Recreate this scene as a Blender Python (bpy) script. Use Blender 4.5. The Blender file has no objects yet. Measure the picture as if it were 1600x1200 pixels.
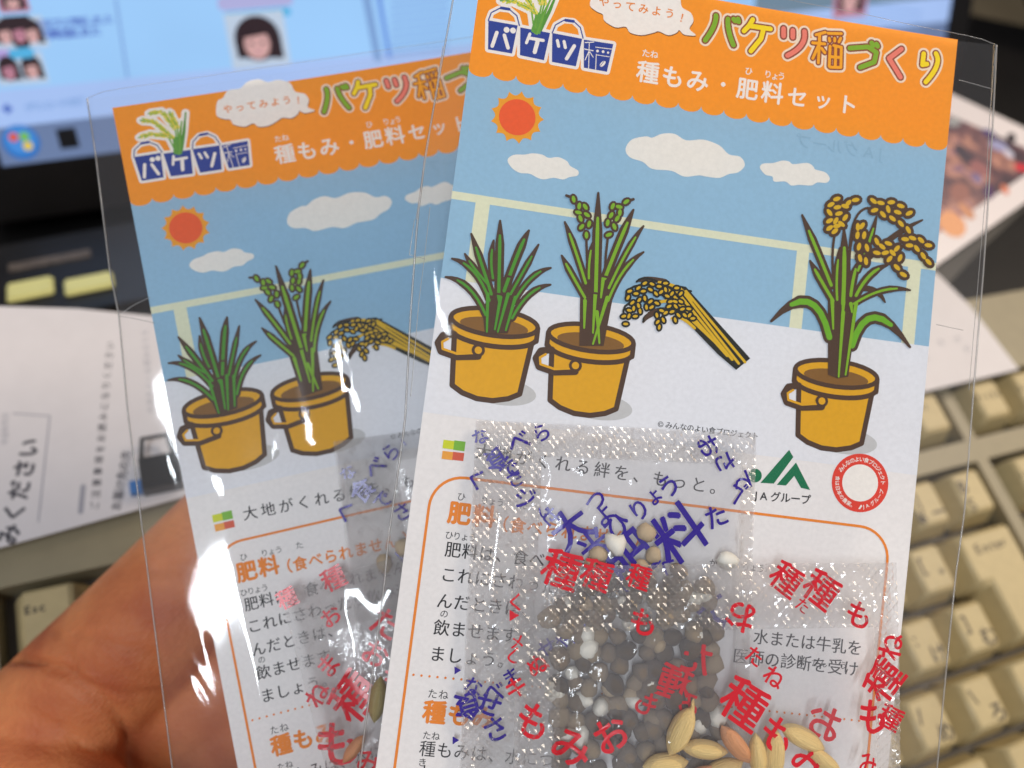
import bpy, bmesh, math, random
from mathutils import Vector, Matrix
from mathutils.geometry import tessellate_polygon
random.seed(7)
S = bpy.context.scene
C = S.collection
R_ = math.radians

# ------------------------------------------------------------------ camera, world, lamps
FPX = 1360.0                                   # focal length in pixels of the 1600 px wide photograph
up = Vector((.13, .62, .775)).normalized()     # world up seen from the camera (x right, y up, z back)
fw = Vector((0, 0, -1)); fw = (fw - up * fw.dot(up)).normalized()
rt = fw.cross(up)
CAMR = Matrix((rt, fw, up))                    # camera coordinates -> world
CAMH = 0.262
CAM = Matrix.Translation((0, 0, CAMH)) @ CAMR.to_4x4()
cam_d = bpy.data.cameras.new("camera"); cam = bpy.data.objects.new("camera", cam_d); C.objects.link(cam)
cam.matrix_world = CAM
cam_d.sensor_width = 36; cam_d.lens = 36 * FPX / 1600; cam_d.clip_start = .005; cam_d.clip_end = 50
cam_d.dof.use_dof = True; cam_d.dof.focus_distance = .134; cam_d.dof.aperture_fstop = cam_d.lens / 2.3
S.camera = cam
S.render.resolution_x = 1024; S.render.resolution_y = 768
S.view_settings.view_transform = 'Standard'; S.view_settings.look = 'None'
S.view_settings.exposure = -.22; S.view_settings.gamma = 1
S.render.engine = 'CYCLES'
cy = S.cycles
cy.use_denoising = True
cy.max_bounces = 10; cy.transparent_max_bounces = 40; cy.transmission_bounces = 8; cy.glossy_bounces = 4; cy.diffuse_bounces = 3
cy.sample_clamp_indirect = 6

w = bpy.data.worlds.new("World"); S.world = w; w.use_nodes = True
bg = w.node_tree.nodes["Background"]; bg.inputs[0].default_value = (.80, .77, .80, 1); bg.inputs[1].default_value = .46

def area(name, loc, target, sx, sy, power, col):
    d = bpy.data.lights.new(name, 'AREA'); d.shape = 'RECTANGLE'; d.size = sx; d.size_y = sy; d.energy = power; d.color = col
    o = bpy.data.objects.new(name, d); C.objects.link(o); o.location = loc
    o.rotation_euler = (Vector(target) - Vector(loc)).to_track_quat('-Z', 'Y').to_euler()
    return o
area("ceiling_lamp", (.98, .66, 1.42), (0, .1, .1), .6, .6, 26, (1.0, .86, .70))
area("desk_lamp", (.95, .55, .60), (.2, .12, .05), .2, .2, 1.0, (1.0, .66, .30))
area("tube_lamp", (-.125, -.65, 1.16), (-.04, .08, .12), .05, .55, 8.5, (.86, .93, 1.0))

# ------------------------------------------------------------------ frames: flat places measured from the photograph
class Frame:
    """A plane with its own mm coordinates: x right, y up, z toward the viewer. r, t in camera coordinates."""
    def __init__(s, R, T): s.R = R; s.T = Vector(T)
    def at(s, px, py, z=0.0):
        d = Vector(((px - 800) / FPX, -(py - 600) / FPX, -1)); n = s.R.col[2]
        k = (n.dot(s.T) + z) / d.dot(n)
        q = s.R.transposed() @ (d * k - s.T)
        return (q.x, q.y)
    def world(s):
        m = s.R.to_4x4(); m.translation = s.T * .001
        return CAM @ m
    def sub(s, x, y, z, ang):
        return Frame(s.R @ Matrix.Rotation(R_(ang), 3, 'Z'), s.T + s.R @ Vector((x, y, z)))
def rv(x, y, z):
    v = Vector((x, y, z)); return Matrix.Rotation(v.length, 3, v.normalized())
F1 = Frame(rv(-6.04871158e-02, 8.56514677e-02, -1.28311449e-01), (-4.60476675, 67.9458916, -139.166284))
F2 = Frame(rv(-1.11971493e-01, 1.32427354e-01, 2.17893844e-01), (-73.4323905, 50.6785064, -160.106582))
FK = Frame(rv(-0.44901196, 0.28571108, 0.24412079), (-108.85263608, -81.13974826, -188.96428429))
def camray(px, py, depth): return Vector(((px - 800) / FPX * depth, -(py - 600) / FPX * depth, -depth))

# ------------------------------------------------------------------ materials
def srgb(r, g, b):
    f = lambda c: (c / 255 / 12.92) if c / 255 <= .04045 else ((c / 255 + .055) / 1.055) ** 2.4
    return (f(r), f(g), f(b), 1)
def newmat(name):
    m = bpy.data.materials.new(name); m.use_nodes = True
    nt = m.node_tree; nt.nodes.clear(); o = nt.nodes.new('ShaderNodeOutputMaterial')
    return m, nt, o
def noise_col(nt, col, amt, scale, detail=4):
    tc = nt.nodes.new('ShaderNodeTexCoord'); n = nt.nodes.new('ShaderNodeTexNoise'); n.inputs['Scale'].default_value = scale; n.inputs['Detail'].default_value = detail
    nt.links.new(tc.outputs['Object'], n.inputs['Vector'])
    mr = nt.nodes.new('ShaderNodeMapRange'); mr.inputs[1].default_value = .3; mr.inputs[2].default_value = .7
    mr.inputs[3].default_value = 1 - amt; mr.inputs[4].default_value = 1 + amt
    nt.links.new(n.outputs[0], mr.inputs[0])
    mx = nt.nodes.new('ShaderNodeVectorMath'); mx.operation = 'SCALE'; mx.inputs[0].default_value = col[:3]
    nt.links.new(mr.outputs[0], mx.inputs['Scale'])
    return mx.outputs[0], n, tc
def pmat(name, col, rough=.5, amt=.04, scale=900, bump=0, bscale=2500, spec=.5, sss=0, metal=0, emit=None, estr=0, bdist=.0002):
    m, nt, o = newmat(name); p = nt.nodes.new('ShaderNodeBsdfPrincipled')
    c, n, tc = noise_col(nt, col, amt, scale); nt.links.new(c, p.inputs['Base Color'])
    p.inputs['Roughness'].default_value = rough; p.inputs['Specular IOR Level'].default_value = spec; p.inputs['Metallic'].default_value = metal
    if sss: p.inputs['Subsurface Weight'].default_value = sss; p.inputs['Subsurface Radius'].default_value = (.004, .0015, .0008); p.inputs['Subsurface Scale'].default_value = 1
    if bump:
        n2 = nt.nodes.new('ShaderNodeTexNoise'); n2.inputs['Scale'].default_value = bscale; n2.inputs['Detail'].default_value = 5
        nt.links.new(tc.outputs['Object'], n2.inputs['Vector'])
        b = nt.nodes.new('ShaderNodeBump'); b.inputs['Strength'].default_value = bump; b.inputs['Distance'].default_value = bdist
        nt.links.new(n2.outputs[0], b.inputs['Height']); nt.links.new(b.outputs[0], p.inputs['Normal'])
    if emit: p.inputs['Emission Color'].default_value = emit; p.inputs['Emission Strength'].default_value = estr
    nt.links.new(p.outputs[0], o.inputs[0]); return m
MC = {}
def ink(r, g, b, k=1.0):
    key = (r, g, b)
    if key not in MC:
        c = srgb(r, g, b); MC[key] = pmat("ink_%d_%d_%d" % key, c, .55, .035, 1400, bump=.25, bscale=4000, spec=.3, bdist=.00003)
    return MC[key]
def film(name, rough=.06, haze=.03, gloss=1.0, hazecol=(.85, .85, .9, 1), bump=None, refr=0.0, ior=1.45, bstr=1, bdist=.0003, wav=0, dens=1.0):
    m, nt, o = newmat(name); N = nt.nodes.new; L = nt.links.new
    tr = N('ShaderNodeBsdfTransparent'); gl = N('ShaderNodeBsdfGlossy'); gl.inputs['Roughness'].default_value = rough
    tr.inputs[0].default_value = (dens, dens, dens, 1)
    df = N('ShaderNodeBsdfDiffuse'); df.inputs[0].default_value = hazecol
    tl = N('ShaderNodeBsdfTranslucent'); tl.inputs[0].default_value = hazecol
    fr = N('ShaderNodeFresnel'); fr.inputs[0].default_value = ior
    tc = N('ShaderNodeTexCoord'); bm = N('ShaderNodeBump'); bm.inputs['Strength'].default_value = bstr; bm.inputs['Distance'].default_value = bdist
    if bump == 'diamond':
        sp = N('ShaderNodeSeparateXYZ'); L(tc.outputs['Object'], sp.inputs[0])
        def mth(op, a, b=None):
            q = N('ShaderNodeMath'); q.operation = op
            for i, v in enumerate((a, b)):
                if v is None: continue
                if isinstance(v, (int, float)): q.inputs[i].default_value = v
                else: L(v, q.inputs[i])
            return q.outputs[0]
        ad = mth('ADD', sp.outputs[0], sp.outputs[1]); sb = mth('SUBTRACT', sp.outputs[0], sp.outputs[1])
        k = 2 * math.pi / .00115
        h = mth('ADD', mth('ABSOLUTE', mth('SINE', mth('MULTIPLY', ad, k / 2))), mth('ABSOLUTE', mth('SINE', mth('MULTIPLY', sb, k / 2))))
        n = N('ShaderNodeTexNoise'); n.inputs['Scale'].default_value = 900; L(tc.outputs['Object'], n.inputs['Vector'])
        h = mth('MULTIPLY', h, mth('ADD', n.outputs[0], .35)); L(h, bm.inputs['Height'])
    else:
        n = N('ShaderNodeTexNoise'); n.inputs['Scale'].default_value = wav or 60; n.inputs['Detail'].default_value = 2.5
        L(tc.outputs['Object'], n.inputs['Vector']); L(n.outputs[0], bm.inputs['Height'])
    L(bm.outputs[0], gl.inputs['Normal']); L(bm.outputs[0], fr.inputs['Normal'])
    hz = N('ShaderNodeMixShader'); hz.inputs[0].default_value = .5; L(df.outputs[0], hz.inputs[1]); L(tl.outputs[0], hz.inputs[2])
    base = tr.outputs[0]
    if refr:
        rf = N('ShaderNodeBsdfRefraction'); rf.inputs['IOR'].default_value = 1.22; rf.inputs['Roughness'].default_value = .02; L(bm.outputs[0], rf.inputs['Normal'])
        mr = N('ShaderNodeMixShader'); mr.inputs[0].default_value = refr; L(tr.outputs[0], mr.inputs[1]); L(rf.outputs[0], mr.inputs[2]); base = mr.outputs[0]
    m1 = N('ShaderNodeMixShader'); m1.inputs[0].default_value = haze; L(base, m1.inputs[1]); L(hz.outputs[0], m1.inputs[2])
    g = N('ShaderNodeMath'); g.operation = 'MULTIPLY'; g.inputs[1].default_value = gloss; L(fr.outputs[0], g.inputs[0])
    m2 = N('ShaderNodeMixShader'); L(g.outputs[0], m2.inputs[0]); L(m1.outputs[0], m2.inputs[1]); L(gl.outputs[0], m2.inputs[2])
    L(m2.outputs[0], o.inputs[0]); return m
PAPER = ink(236, 232, 230)
FILM = film("sleeve_film", .05, .016, .9, wav=40, bdist=.00035, bstr=.5)
FILM1 = film("sleeve_film_front", .045, .008, .45, wav=40, bdist=.0003, bstr=.5)
FILMEDGE = film("film_fold_edge", .12, .35, 1.2, (.95, .93, .9, 1))
SACHET = film("sachet_film", .08, .07, .6, (.98, .96, 1, 1), wav=220, bdist=.0012, bstr=.7)
SEAL = film("embossed_seal_film", .14, .22, 3.2, (.97, .95, .95, 1), wav=1500, refr=.28, bstr=.6, bdist=.0001)
def inkfilm(name, c):
    m, nt, o = newmat(name); p = nt.nodes.new('ShaderNodeBsdfPrincipled'); p.inputs['Base Color'].default_value = c; p.inputs['Roughness'].default_value = .25
    t = nt.nodes.new('ShaderNodeBsdfTransparent'); t.inputs[0].default_value = c
    mx = nt.nodes.new('ShaderNodeMixShader'); mx.inputs[0].default_value = .88
    nt.links.new(t.outputs[0], mx.inputs[1]); nt.links.new(p.outputs[0], mx.inputs[2]); nt.links.new(mx.outputs[0], o.inputs[0]); return m
RED = inkfilm("red_film_ink", srgb(226, 24, 44)); BLUE = inkfilm("violet_film_ink", srgb(52, 30, 150))

# ------------------------------------------------------------------ object helpers
def link(name, verts, faces, mats, parent=None, midx=None, smooth=False, scale=.001):
    me = bpy.data.meshes.new(name)
    me.from_pydata([(v[0] * scale, v[1] * scale, v[2] * scale) for v in verts], [], faces)
    for m in mats: me.materials.append(m)
    if midx: me.polygons.foreach_set('material_index', midx)
    if smooth: me.polygons.foreach_set('use_smooth', [True] * len(faces))
    me.update()
    o = bpy.data.objects.new(name, me); C.objects.link(o)
    if parent: o.parent = parent
    return o
def tag(o, label, cat, group=None, kind=None):
    if label: o['label'] = label
    if cat: o['category'] = cat
    if group: o['group'] = group
    if kind: o['kind'] = kind
    return o
def empty(name, frame, label, cat, group=None):
    o = bpy.data.objects.new(name, None); C.objects.link(o); o.empty_display_size = .01
    o.matrix_world = frame.world() if isinstance(frame, Frame) else frame
    return tag(o, label, cat, group)

# ------------------------------------------------------------------ glyphs
GL = {}
def glyph(ch, off):
    k = (ch, off)
    if k not in GL:
        c = bpy.data.curves.new('g', 'FONT'); c.body = ch; c.size = 1; c.offset = off; c.resolution_u = 3
        o = bpy.data.objects.new('g', c); C.objects.link(o)
        dg = bpy.context.evaluated_depsgraph_get(); m = bpy.data.meshes.new_from_object(o.evaluated_get(dg))
        GL[k] = ([(v.co.x, v.co.y) for v in m.vertices], [tuple(p.vertices) for p in m.polygons])
        bpy.data.objects.remove(o); bpy.data.curves.remove(c); bpy.data.meshes.remove(m)
    return GL[k]

class Print:
    """Flat print collected in mm, cut on a grid and laid on the (gently bowed) sheet."""
    def __init__(s, name): s.name = name; s.v = []; s.f = []; s.m = []; s.mats = []; s.n = 0
    def mi(s, m):
        if m not in s.mats: s.mats.append(m)
        return s.mats.index(m)
    def poly(s, pts, layer, m):
        s.n += 1; z = layer * .012 + (s.n % 23) * .0004
        tris = tessellate_polygon([[Vector((p[0], p[1], 0)) for p in pts]])
        b = len(s.v); s.v += [(p[0], p[1], z) for p in pts]; i = s.mi(m)
        for t in tris:
            a, c, d = [pts[k] for k in t]
            cr = (c[0] - a[0]) * (d[1] - a[1]) - (c[1] - a[1]) * (d[0] - a[0])
            if abs(cr) < 1e-9: continue
            s.f.append(tuple(b + k for k in (t if cr > 0 else t[::-1]))); s.m.append(i)
    def disc(s, x, y, r, layer, m, ry=None, rot=0, n=14):
        ry = ry or r; ca, sa = math.cos(rot), math.sin(rot)
        s.poly([(x + ca * r * math.cos(a) - sa * ry * math.sin(a), y + sa * r * math.cos(a) + ca * ry * math.sin(a)) for a in [2 * math.pi * k / n for k in range(n)]], layer, m)
    def line(s, pts, wd, layer, m, closed=False, taper=None):
        n = len(pts); seg = list(zip(range(n - 1), range(1, n))) + ([(n - 1, 0)] if closed else [])
        W = taper or [wd] * n
        for a, b in seg:
            (x0, y0), (x1, y1) = pts[a], pts[b]; L = math.hypot(x1 - x0, y1 - y0)
            if L < 1e-6: continue
            nx, ny = -(y1 - y0) / L, (x1 - x0) / L
            s.poly([(x0 + nx * W[a] / 2, y0 + ny * W[a] / 2), (x0 - nx * W[a] / 2, y0 - ny * W[a] / 2), (x1 - nx * W[b] / 2, y1 - ny * W[b] / 2), (x1 + nx * W[b] / 2, y1 + ny * W[b] / 2)], layer, m)
        for (x, y), q in zip(pts, W):
            if q > .05: s.disc(x, y, q / 2, layer, m, n=10 if q < 1.5 else 16)
    def char(s, ch, x, y, em, layer, m, off=0.0, rot=0.0, mirror=False, sx=1.0):
        if off >= .009:
            o_ = off * em * .8
            for dx, dy in ((0, 0), (o_, 0), (-o_, 0), (0, o_), (0, -o_)) if off > .015 else ((o_, 0), (-o_, 0)): s.char(ch, x + dx, y + dy, em, layer, m, 0, rot, mirror, sx)
            return
        vs, fs = glyph(ch, 0); s.n += 1; z = layer * .012 + (s.n % 23) * .0004
        b = len(s.v); ca, sa = math.cos(rot), math.sin(rot)
        xs = [v[0] for v in vs]
        cx = .5 if (xs and max(xs) > .55) or ch in '、。' else (max(xs) + min(xs)) / 2
        for vx, vy in vs:
            qx, qy = (vx - cx) * em * sx * (-1 if mirror else 1), (vy - .37) * em
            s.v.append((x + ca * qx - sa * qy, y + sa * qx + ca * qy, z))
        i = s.mi(m)
        for f in fs: s.f.append(tuple(b + k for k in (f[::-1] if mirror else f))); s.m.append(i)
    def text(s, body, p0, p1, em, layer, m, off=0.0):
        n = max(1, len(body) - 1); rot = math.atan2(p1[1] - p0[1], p1[0] - p0[0])
        for k, ch in enumerate(body):
            if ch == ' ': continue
            t = k / n; s.char(ch, p0[0] + (p1[0] - p0[0]) * t, p0[1] + (p1[1] - p0[1]) * t, em, layer, m, off, rot)
    def arc(s, body, cx, cy, r, a0, a1, em, layer, m, inward=False, off=0):
        n = max(1, len(body) - 1)
        for k, ch in enumerate(body):
            a = a0 + (a1 - a0) * k / n
            s.char(ch, cx + r * math.cos(a), cy + r * math.sin(a), em, layer, m, off, a + (math.pi / 2 if inward else -math.pi / 2))
    def build(s, parent, bend=None, z0=0.0, step=5.0):
        bm = bmesh.new(); vs = [bm.verts.new(v) for v in s.v]
        for f, i in zip(s.f, s.m):
            try: bf = bm.faces.new([vs[k] for k in f]); bf.material_index = i
            except ValueError: pass
        if bend:
            for ax in (0, 1):
                lo = min(v[ax] for v in s.v); hi = max(v[ax] for v in s.v)
                k = math.floor(lo / step) + 1
                while k * step < hi:
                    co = [0, 0, 0]; no = [0, 0, 0]; co[ax] = k * step; no[ax] = 1
                    bmesh.ops.bisect_plane(bm, geom=bm.verts[:] + bm.edges[:] + bm.faces[:], plane_co=co, plane_no=no, dist=1e-5)
                    k += 1
        for v in bm.verts:
            zz = z0 + v.co.z + (bend(v.co.x, v.co.y) if bend else 0)
            v.co = Vector((v.co.x, v.co.y, zz)) * .001
        me = bpy.data.meshes.new(s.name); bm.to_mesh(me); bm.free()
        for m in s.mats: me.materials.append(m)
        o = bpy.data.objects.new(s.name, me); C.objects.link(o)
        if parent: o.parent = parent
        return o
def smooth_closed(p, k=5):
    out = []; n = len(p)
    for i in range(n):
        a, b, c, d = p[i - 1], p[i], p[(i + 1) % n], p[(i + 2) % n]
        for j in range(k):
            t = j / k
            out.append(tuple(.5 * ((2 * b[q]) + (-a[q] + c[q]) * t + (2 * a[q] - 5 * b[q] + 4 * c[q] - d[q]) * t * t + (-a[q] + 3 * b[q] - 3 * c[q] + d[q]) * t ** 3) for q in (0, 1)))
    return out
def curve3(a, b, c, k=8):
    # smooth path through three points
    m = (2 * b[0] - (a[0] + c[0]) / 2, 2 * b[1] - (a[1] + c[1]) / 2)
    return [((1 - t) ** 2 * a[0] + 2 * t * (1 - t) * m[0] + t * t * c[0], (1 - t) ** 2 * a[1] + 2 * t * (1 - t) * m[1] + t * t * c[1]) for t in [i / k for i in range(k + 1)]]

# ------------------------------------------------------------------ the printed card (design in mm, read off the front card)
A = lambda x, y: F1.at(x, y)
Z3 = lambda x, y: A(740 + x / 4, y / 4)
Z4 = lambda x, y: A(1100 + x / 3.2, y / 3.2)
Z7 = lambda x, y: A(680 + x / 4, 280 + y / 4)
Z8 = lambda x, y: A(1080 + x / 3.077, 280 + y / 3.077)
ZA = lambda x, y: A(640 + x / 4, 560 + y / 4)
ZB = lambda x, y: A(1000 + x / 3.333, 560 + y / 3.333)
PX = .104                                        # mm per photo pixel on the card
def bend(x, y): return .5 * ((x - 40) / 40) ** 2 - .25 + .15 * math.sin(.07 * y)
CW, CH = 80.0, 158.0
ORANGE = ink(250, 152, 24); SKY = ink(148, 188, 214); FLOORC = ink(230, 231, 236); RAIL = ink(226, 226, 194); WHITE = ink(244, 238, 230)
BROWN = ink(78, 55, 40); TBROWN = ink(140, 62, 38); GREEN = ink(76, 150, 40); LIME = ink(128, 178, 34); YEL = ink(250, 222, 8); PINK = ink(240, 128, 110)
GOLD = ink(226, 166, 22); SOIL = ink(132, 92, 40); NAVY = ink(36, 62, 150); BLACK = ink(30, 28, 28); TEXT = ink(42, 40, 42); OTEXT = ink(236, 134, 40)
SUNR = ink(240, 92, 40); SUNO = ink(240, 160, 34); EAR = ink(220, 176, 30); SHADE = ink(196, 196, 196); DARK = ink(28, 30, 24)

prints = []
def P_(name):
    p = Print(name); prints.append(p); return p
# sky panel, floor panel
yS = -51.95
p = P_("printed_sky"); p.poly([(0, -15), (CW, -15), (CW, yS), (0, yS)], 1, SKY)
p = P_("printed_floor"); p.poly([(0, yS), (CW, yS), (CW, -73), (0, -73)], 1, FLOORC)
p = P_("printed_railing")
ya, yb = A(1050, 350)[1], A(1050, 361.5)[1]
yr0 = (Z7(110, 75)[1] + Z7(1480, 280)[1]) / 2; yr1 = (Z7(110, 125)[1] + Z7(1480, 330)[1]) / 2
p.poly([(0, yr0), (CW, yr0), (CW, yr1), (0, yr1)], 2, RAIL)
for (xa, xb) in ((Z7(232, 300)[0], Z7(322, 310)[0]), (Z8(492, 520)[0], Z8(552, 520)[0]), (Z8(1024, 600)[0], Z8(1086, 600)[0])):
    p.poly([(xa, yr1), (xb, yr1), (xb, yS), (xa, yS)], 2, RAIL)
# header with scallops
yH = -18.05
p = P_("printed_header"); pts = [(CW, 0), (0, 0)]
n = 21
for k in range(n):
    for j in range(9):
        a = math.pi * j / 8; pts.append(((k + .5 - .5 * math.cos(a)) * CW / n, yH - 1.15 * math.sin(a)))
p.poly(pts, 2, ORANGE)
# sun
p = P_("printed_sun"); cx, cy_ = Z3(273, 732)
pts = []
for k in range(13):
    a0 = 2 * math.pi * (k + .15) / 13
    for j in range(6):
        t = j / 6; r = 4.28 - .75 * math.sin(math.pi * t) ** .8; a = a0 + t * 2 * math.pi / 13; pts.append((cx + r * math.cos(a), cy_ + r * math.sin(a)))
p.poly(pts, 3, SUNO); p.disc(cx, cy_, 2.93, 4, SUNR, n=40)
# clouds
for cl in ([Z3(*q) for q in ((212, 1000), (250, 968), (320, 965), (370, 957), (430, 965), (470, 985), (530, 980), (585, 1005), (605, 1035), (655, 1065), (650, 1095), (600, 1105), (560, 1120), (500, 1110), (440, 1120), (400, 1110), (350, 1085), (290, 1080), (240, 1050))],
           [A(*q) for q in ((978, 232), (988, 217), (1010, 212), (1020, 214), (1035, 208), (1055, 208), (1073, 218), (1100, 217), (1125, 226), (1140, 240), (1158, 244), (1165, 257), (1155, 268), (1140, 271), (1125, 277), (1105, 275), (1093, 273), (1070, 275), (1050, 266), (1020, 263), (1005, 252), (985, 245))],
           [Z4(*q) for q in ((283, 835), (300, 815), (350, 812), (395, 800), (430, 805), (450, 818), (520, 812), (550, 830), (560, 845), (610, 860), (632, 890), (615, 912), (570, 910), (540, 925), (480, 922), (440, 925), (410, 905), (355, 905), (345, 880), (310, 870))]):
    p = P_("printed_cloud"); p.poly(smooth_closed(cl, 4), 3, ink(238, 232, 222))
# speech bubble
p = P_("printed_speech_bubble")
bub = [A(*q) for q in ((925, -6), (922, 8), (932, 17), (942, 22), (945, 32), (962, 42), (978, 41), (985, 50), (1003, 54), (1022, 50), (1030, 48), (1045, 54), (1058, 50), (1062, 46), (1070, 53), (1088, 54), (1078, 44), (1084, 32), (1080, 19), (1066, 10), (1062, -8), (1044, -20), (1026, -22), (1012, -32), (992, -34), (976, -27), (955, -30), (942, -20), (932, -18))]
sh = smooth_closed(bub, 4)
p.poly([(x + .06, y - .16) for x, y in sh], 3, ink(120, 70, 20)); p.poly(sh, 4, WHITE)
p.text("やってみよう", A(944, 2), A(1047, 20), 17 * PX, 5, OTEXT, .022); p.char("！", *A(1066, 27), 17 * PX, 5, OTEXT, .02, R_(-8))
# title strokes
TT = {
 'ba': (LIME, [[(62, 75), (50, 130), (8, 198)], [(122, 92), (126, 150), (150, 222)], [(150, 92), (158, 102)], [(172, 92), (176, 106)]]),
 'ke': (YEL, [[(246, 95), (228, 125), (202, 152)], [(226, 126), (335, 142)], [(300, 142), (288, 190), (237, 252)]]),
 'tsu': (PINK, [[(400, 140), (400, 178)], [(446, 150), (446, 184)], [(504, 155), (490, 222), (420, 275)]]),
 'ina': (ink(250, 170, 20), [[(562, 172), (608, 160)], [(545, 212), (606, 218)], [(580, 172), (574, 312)], [(572, 230), (546, 290)], [(590, 240), (606, 262)], [(622, 165), (688, 167)], [(628, 190), (630, 204)], [(655, 190), (655, 204)], [(685, 190), (676, 208)], [(632, 230), (628, 330)], [(650, 226), (688, 235), (686, 336), (632, 334)], [(638, 282), (684, 286)], [(660, 234), (658, 330)]]),
 'zu': (LIME, [[(730, 240), (820, 234), (862, 262), (852, 310), (782, 336)], [(838, 214), (846, 228)], [(862, 220), (868, 232)]]),
 'ku': (PINK, [[(986, 246), (925, 292), (982, 386)]]),
 'ri': (YEL, [[(1096, 270), (1090, 326), (1112, 322)], [(1156, 270), (1160, 332), (1106, 412)]])}
for k, (m, strokes) in TT.items():
    p = P_("printed_title_letter"); th = .80 if k == 'ina' else 1.08
    for st in strokes:
        q = [Z4(*s_) for s_ in st]
        if len(q) == 3 and k not in ('ke',) and not (k in ('ku', 'ri') and st[0][0] in (986, 1096)): q = curve3(*q)
        p.line(q, 5.6 * PX * 3.25 * (th * .5 + .5), 4, ink(246, 226, 200)); p.line(q, 5.6 * PX * 2.05 * th, 5, TBROWN); p.line(q, 5.6 * PX * (1.38 if k != 'ina' else .86), 6, m)
# subtitle
p = P_("printed_subtitle")
for ch, x, y, h in (("種", 1013, 112, 37), ("も", 1052, 119, 37), ("み", 1091, 125, 37), ("・", 1131, 131, 30), ("肥", 1169, 138, 36), ("料", 1208, 144, 37), ("セ", 1247, 151, 34), ("ッ", 1287, 156, 31), ("ト", 1325, 163, 34)):
    p.char(ch, *A(x, y), h * PX, 4, WHITE, .028)
for ch, x, y in (("た", 1010, 82), ("ね", 1023, 84), ("ひ", 1171, 110), ("り", 1201, 115), ("ょ", 1212, 118), ("う", 1222, 118)):
    p.char(ch, *A(x, y), 13.5 * PX, 4, WHITE, .02)
# bucket logo
p = P_("printed_bucket_logo"); BK = [((92, 130), (275, 160), (240, 335), (90, 310)), ((292, 172), (478, 205), (440, 375), (290, 345)), ((492, 205), (680, 240), (640, 412), (490, 385)), ((690, 245), (875, 272), (835, 445), (690, 420))]
H1 = smooth_closed; arcs = [[(92, 130), (110, 82), (160, 56), (225, 62), (270, 100), (286, 160)], [(492, 205), (512, 155), (565, 125), (625, 130), (668, 170), (685, 236)]]
for b in BK: p.line([Z3(*q) for q in b], 9.5 * PX, 3, WHITE, closed=True); p.poly([Z3(*q) for q in b], 3, WHITE)
for a in arcs: p.line([Z3(*q) for q in a], 9.5 * PX, 3, WHITE)
for b in BK: p.poly([Z3(*q) for q in b], 4, NAVY)
for a in arcs: p.line([Z3(*q) for q in a], 1.9 * PX, 4, NAVY)
p.line([Z3(172, 52), Z3(222, 60)], 4.5 * PX, 5, NAVY); p.line([Z3(575, 125), Z3(625, 132)], 4.5 * PX, 5, NAVY)
for a, b, wd in (((145, 205), (116, 290), 5.6), ((192, 222), (215, 300), 5.6), ((352, 212), (330, 268), 4.6), ((348, 238), (435, 252), 5), ((402, 250), (382, 325), 6.4), ((524, 252), (532, 288), 4.8), ((566, 258), (574, 296), 4.8), ((630, 285), (582, 365), 5.6),
                  ((698, 264), (752, 260), 1.5), ((694, 304), (748, 314), 1.5), ((724, 264), (720, 425), 1.2), ((720, 322), (698, 372), 1.3), ((728, 322), (748, 354), 1.3), ((764, 292), (868, 304), 1.2), ((768, 336), (764, 430), 1.2), ((770, 340), (850, 352), 1.1)):
    p.line([Z3(*a), Z3(*b)], wd * PX, 5, WHITE)
for x, y, r in ((206, 188, 4.6), (246, 192, 4.6), (776, 316, 2.2), (811, 320, 2.2), (842, 326, 1.8)): p.disc(*Z3(x, y), r * PX, 5, WHITE)
p.disc(*Z3(808, 396), 6.0 * PX, 6, WHITE, 3.0 * PX, R_(55)); p.line([Z3(785, 420), Z3(830, 362)], .8 * PX, 7, NAVY)
# rice spray above the logo, read off the rear card
Q = lambda x, y: F2.at(x / 4, y / 4)
p = P_("printed_rice_spray")
stems = [[(1112, 965), (1080, 860), (960, 760), (880, 755)], [(1115, 965), (1095, 800), (1010, 700), (930, 712)], [(1118, 965), (1110, 800), (1060, 700)], [(1108, 965), (1050, 850), (940, 840), (870, 862)], [(1122, 965), (1125, 850), (1135, 760)], [(1128, 965), (1150, 820), (1160, 705)]]
for s_ in stems: p.line([Q(*q) for q in s_], 1.5, 3, WHITE)
gr = []
for s_ in stems[:4]:
    pl = [Q(*q) for q in s_]
    for a, b in zip(pl[1:], pl[2:]):
        L = math.hypot(b[0] - a[0], b[1] - a[1]); k = max(2, int(L / .42))
        for i in range(k):
            t = i / k; gr.append((a[0] + (b[0] - a[0]) * t, a[1] + (b[1] - a[1]) * t, math.atan2(b[1] - a[1], b[0] - a[0])))
for x, y, a in gr: p.disc(x, y, .95, 3, WHITE)
for s_ in stems: p.line([Q(*q) for q in s_], .28, 4, ink(110, 170, 60))
for s_ in stems[4:]: p.line([Q(*q) for q in s_], .5, 4, ink(84, 150, 50), taper=[.7, .55, .2] if len(s_) == 3 else None)
p.poly([Q(1085, 968), Q(1140, 960), Q(1130, 860), Q(1080, 850)], 4, ink(96, 160, 60))
for x, y, a in gr:
    for sg in (-1, 1):
        p.disc(x - sg * .26 * math.sin(a) + random.uniform(-.1, .1), y + sg * .26 * math.cos(a) + random.uniform(-.1, .1), .34, 5, random.choice((ink(216, 206, 60), ink(190, 200, 60), ink(232, 216, 90))), .17, a + sg * .5, 8)

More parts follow.
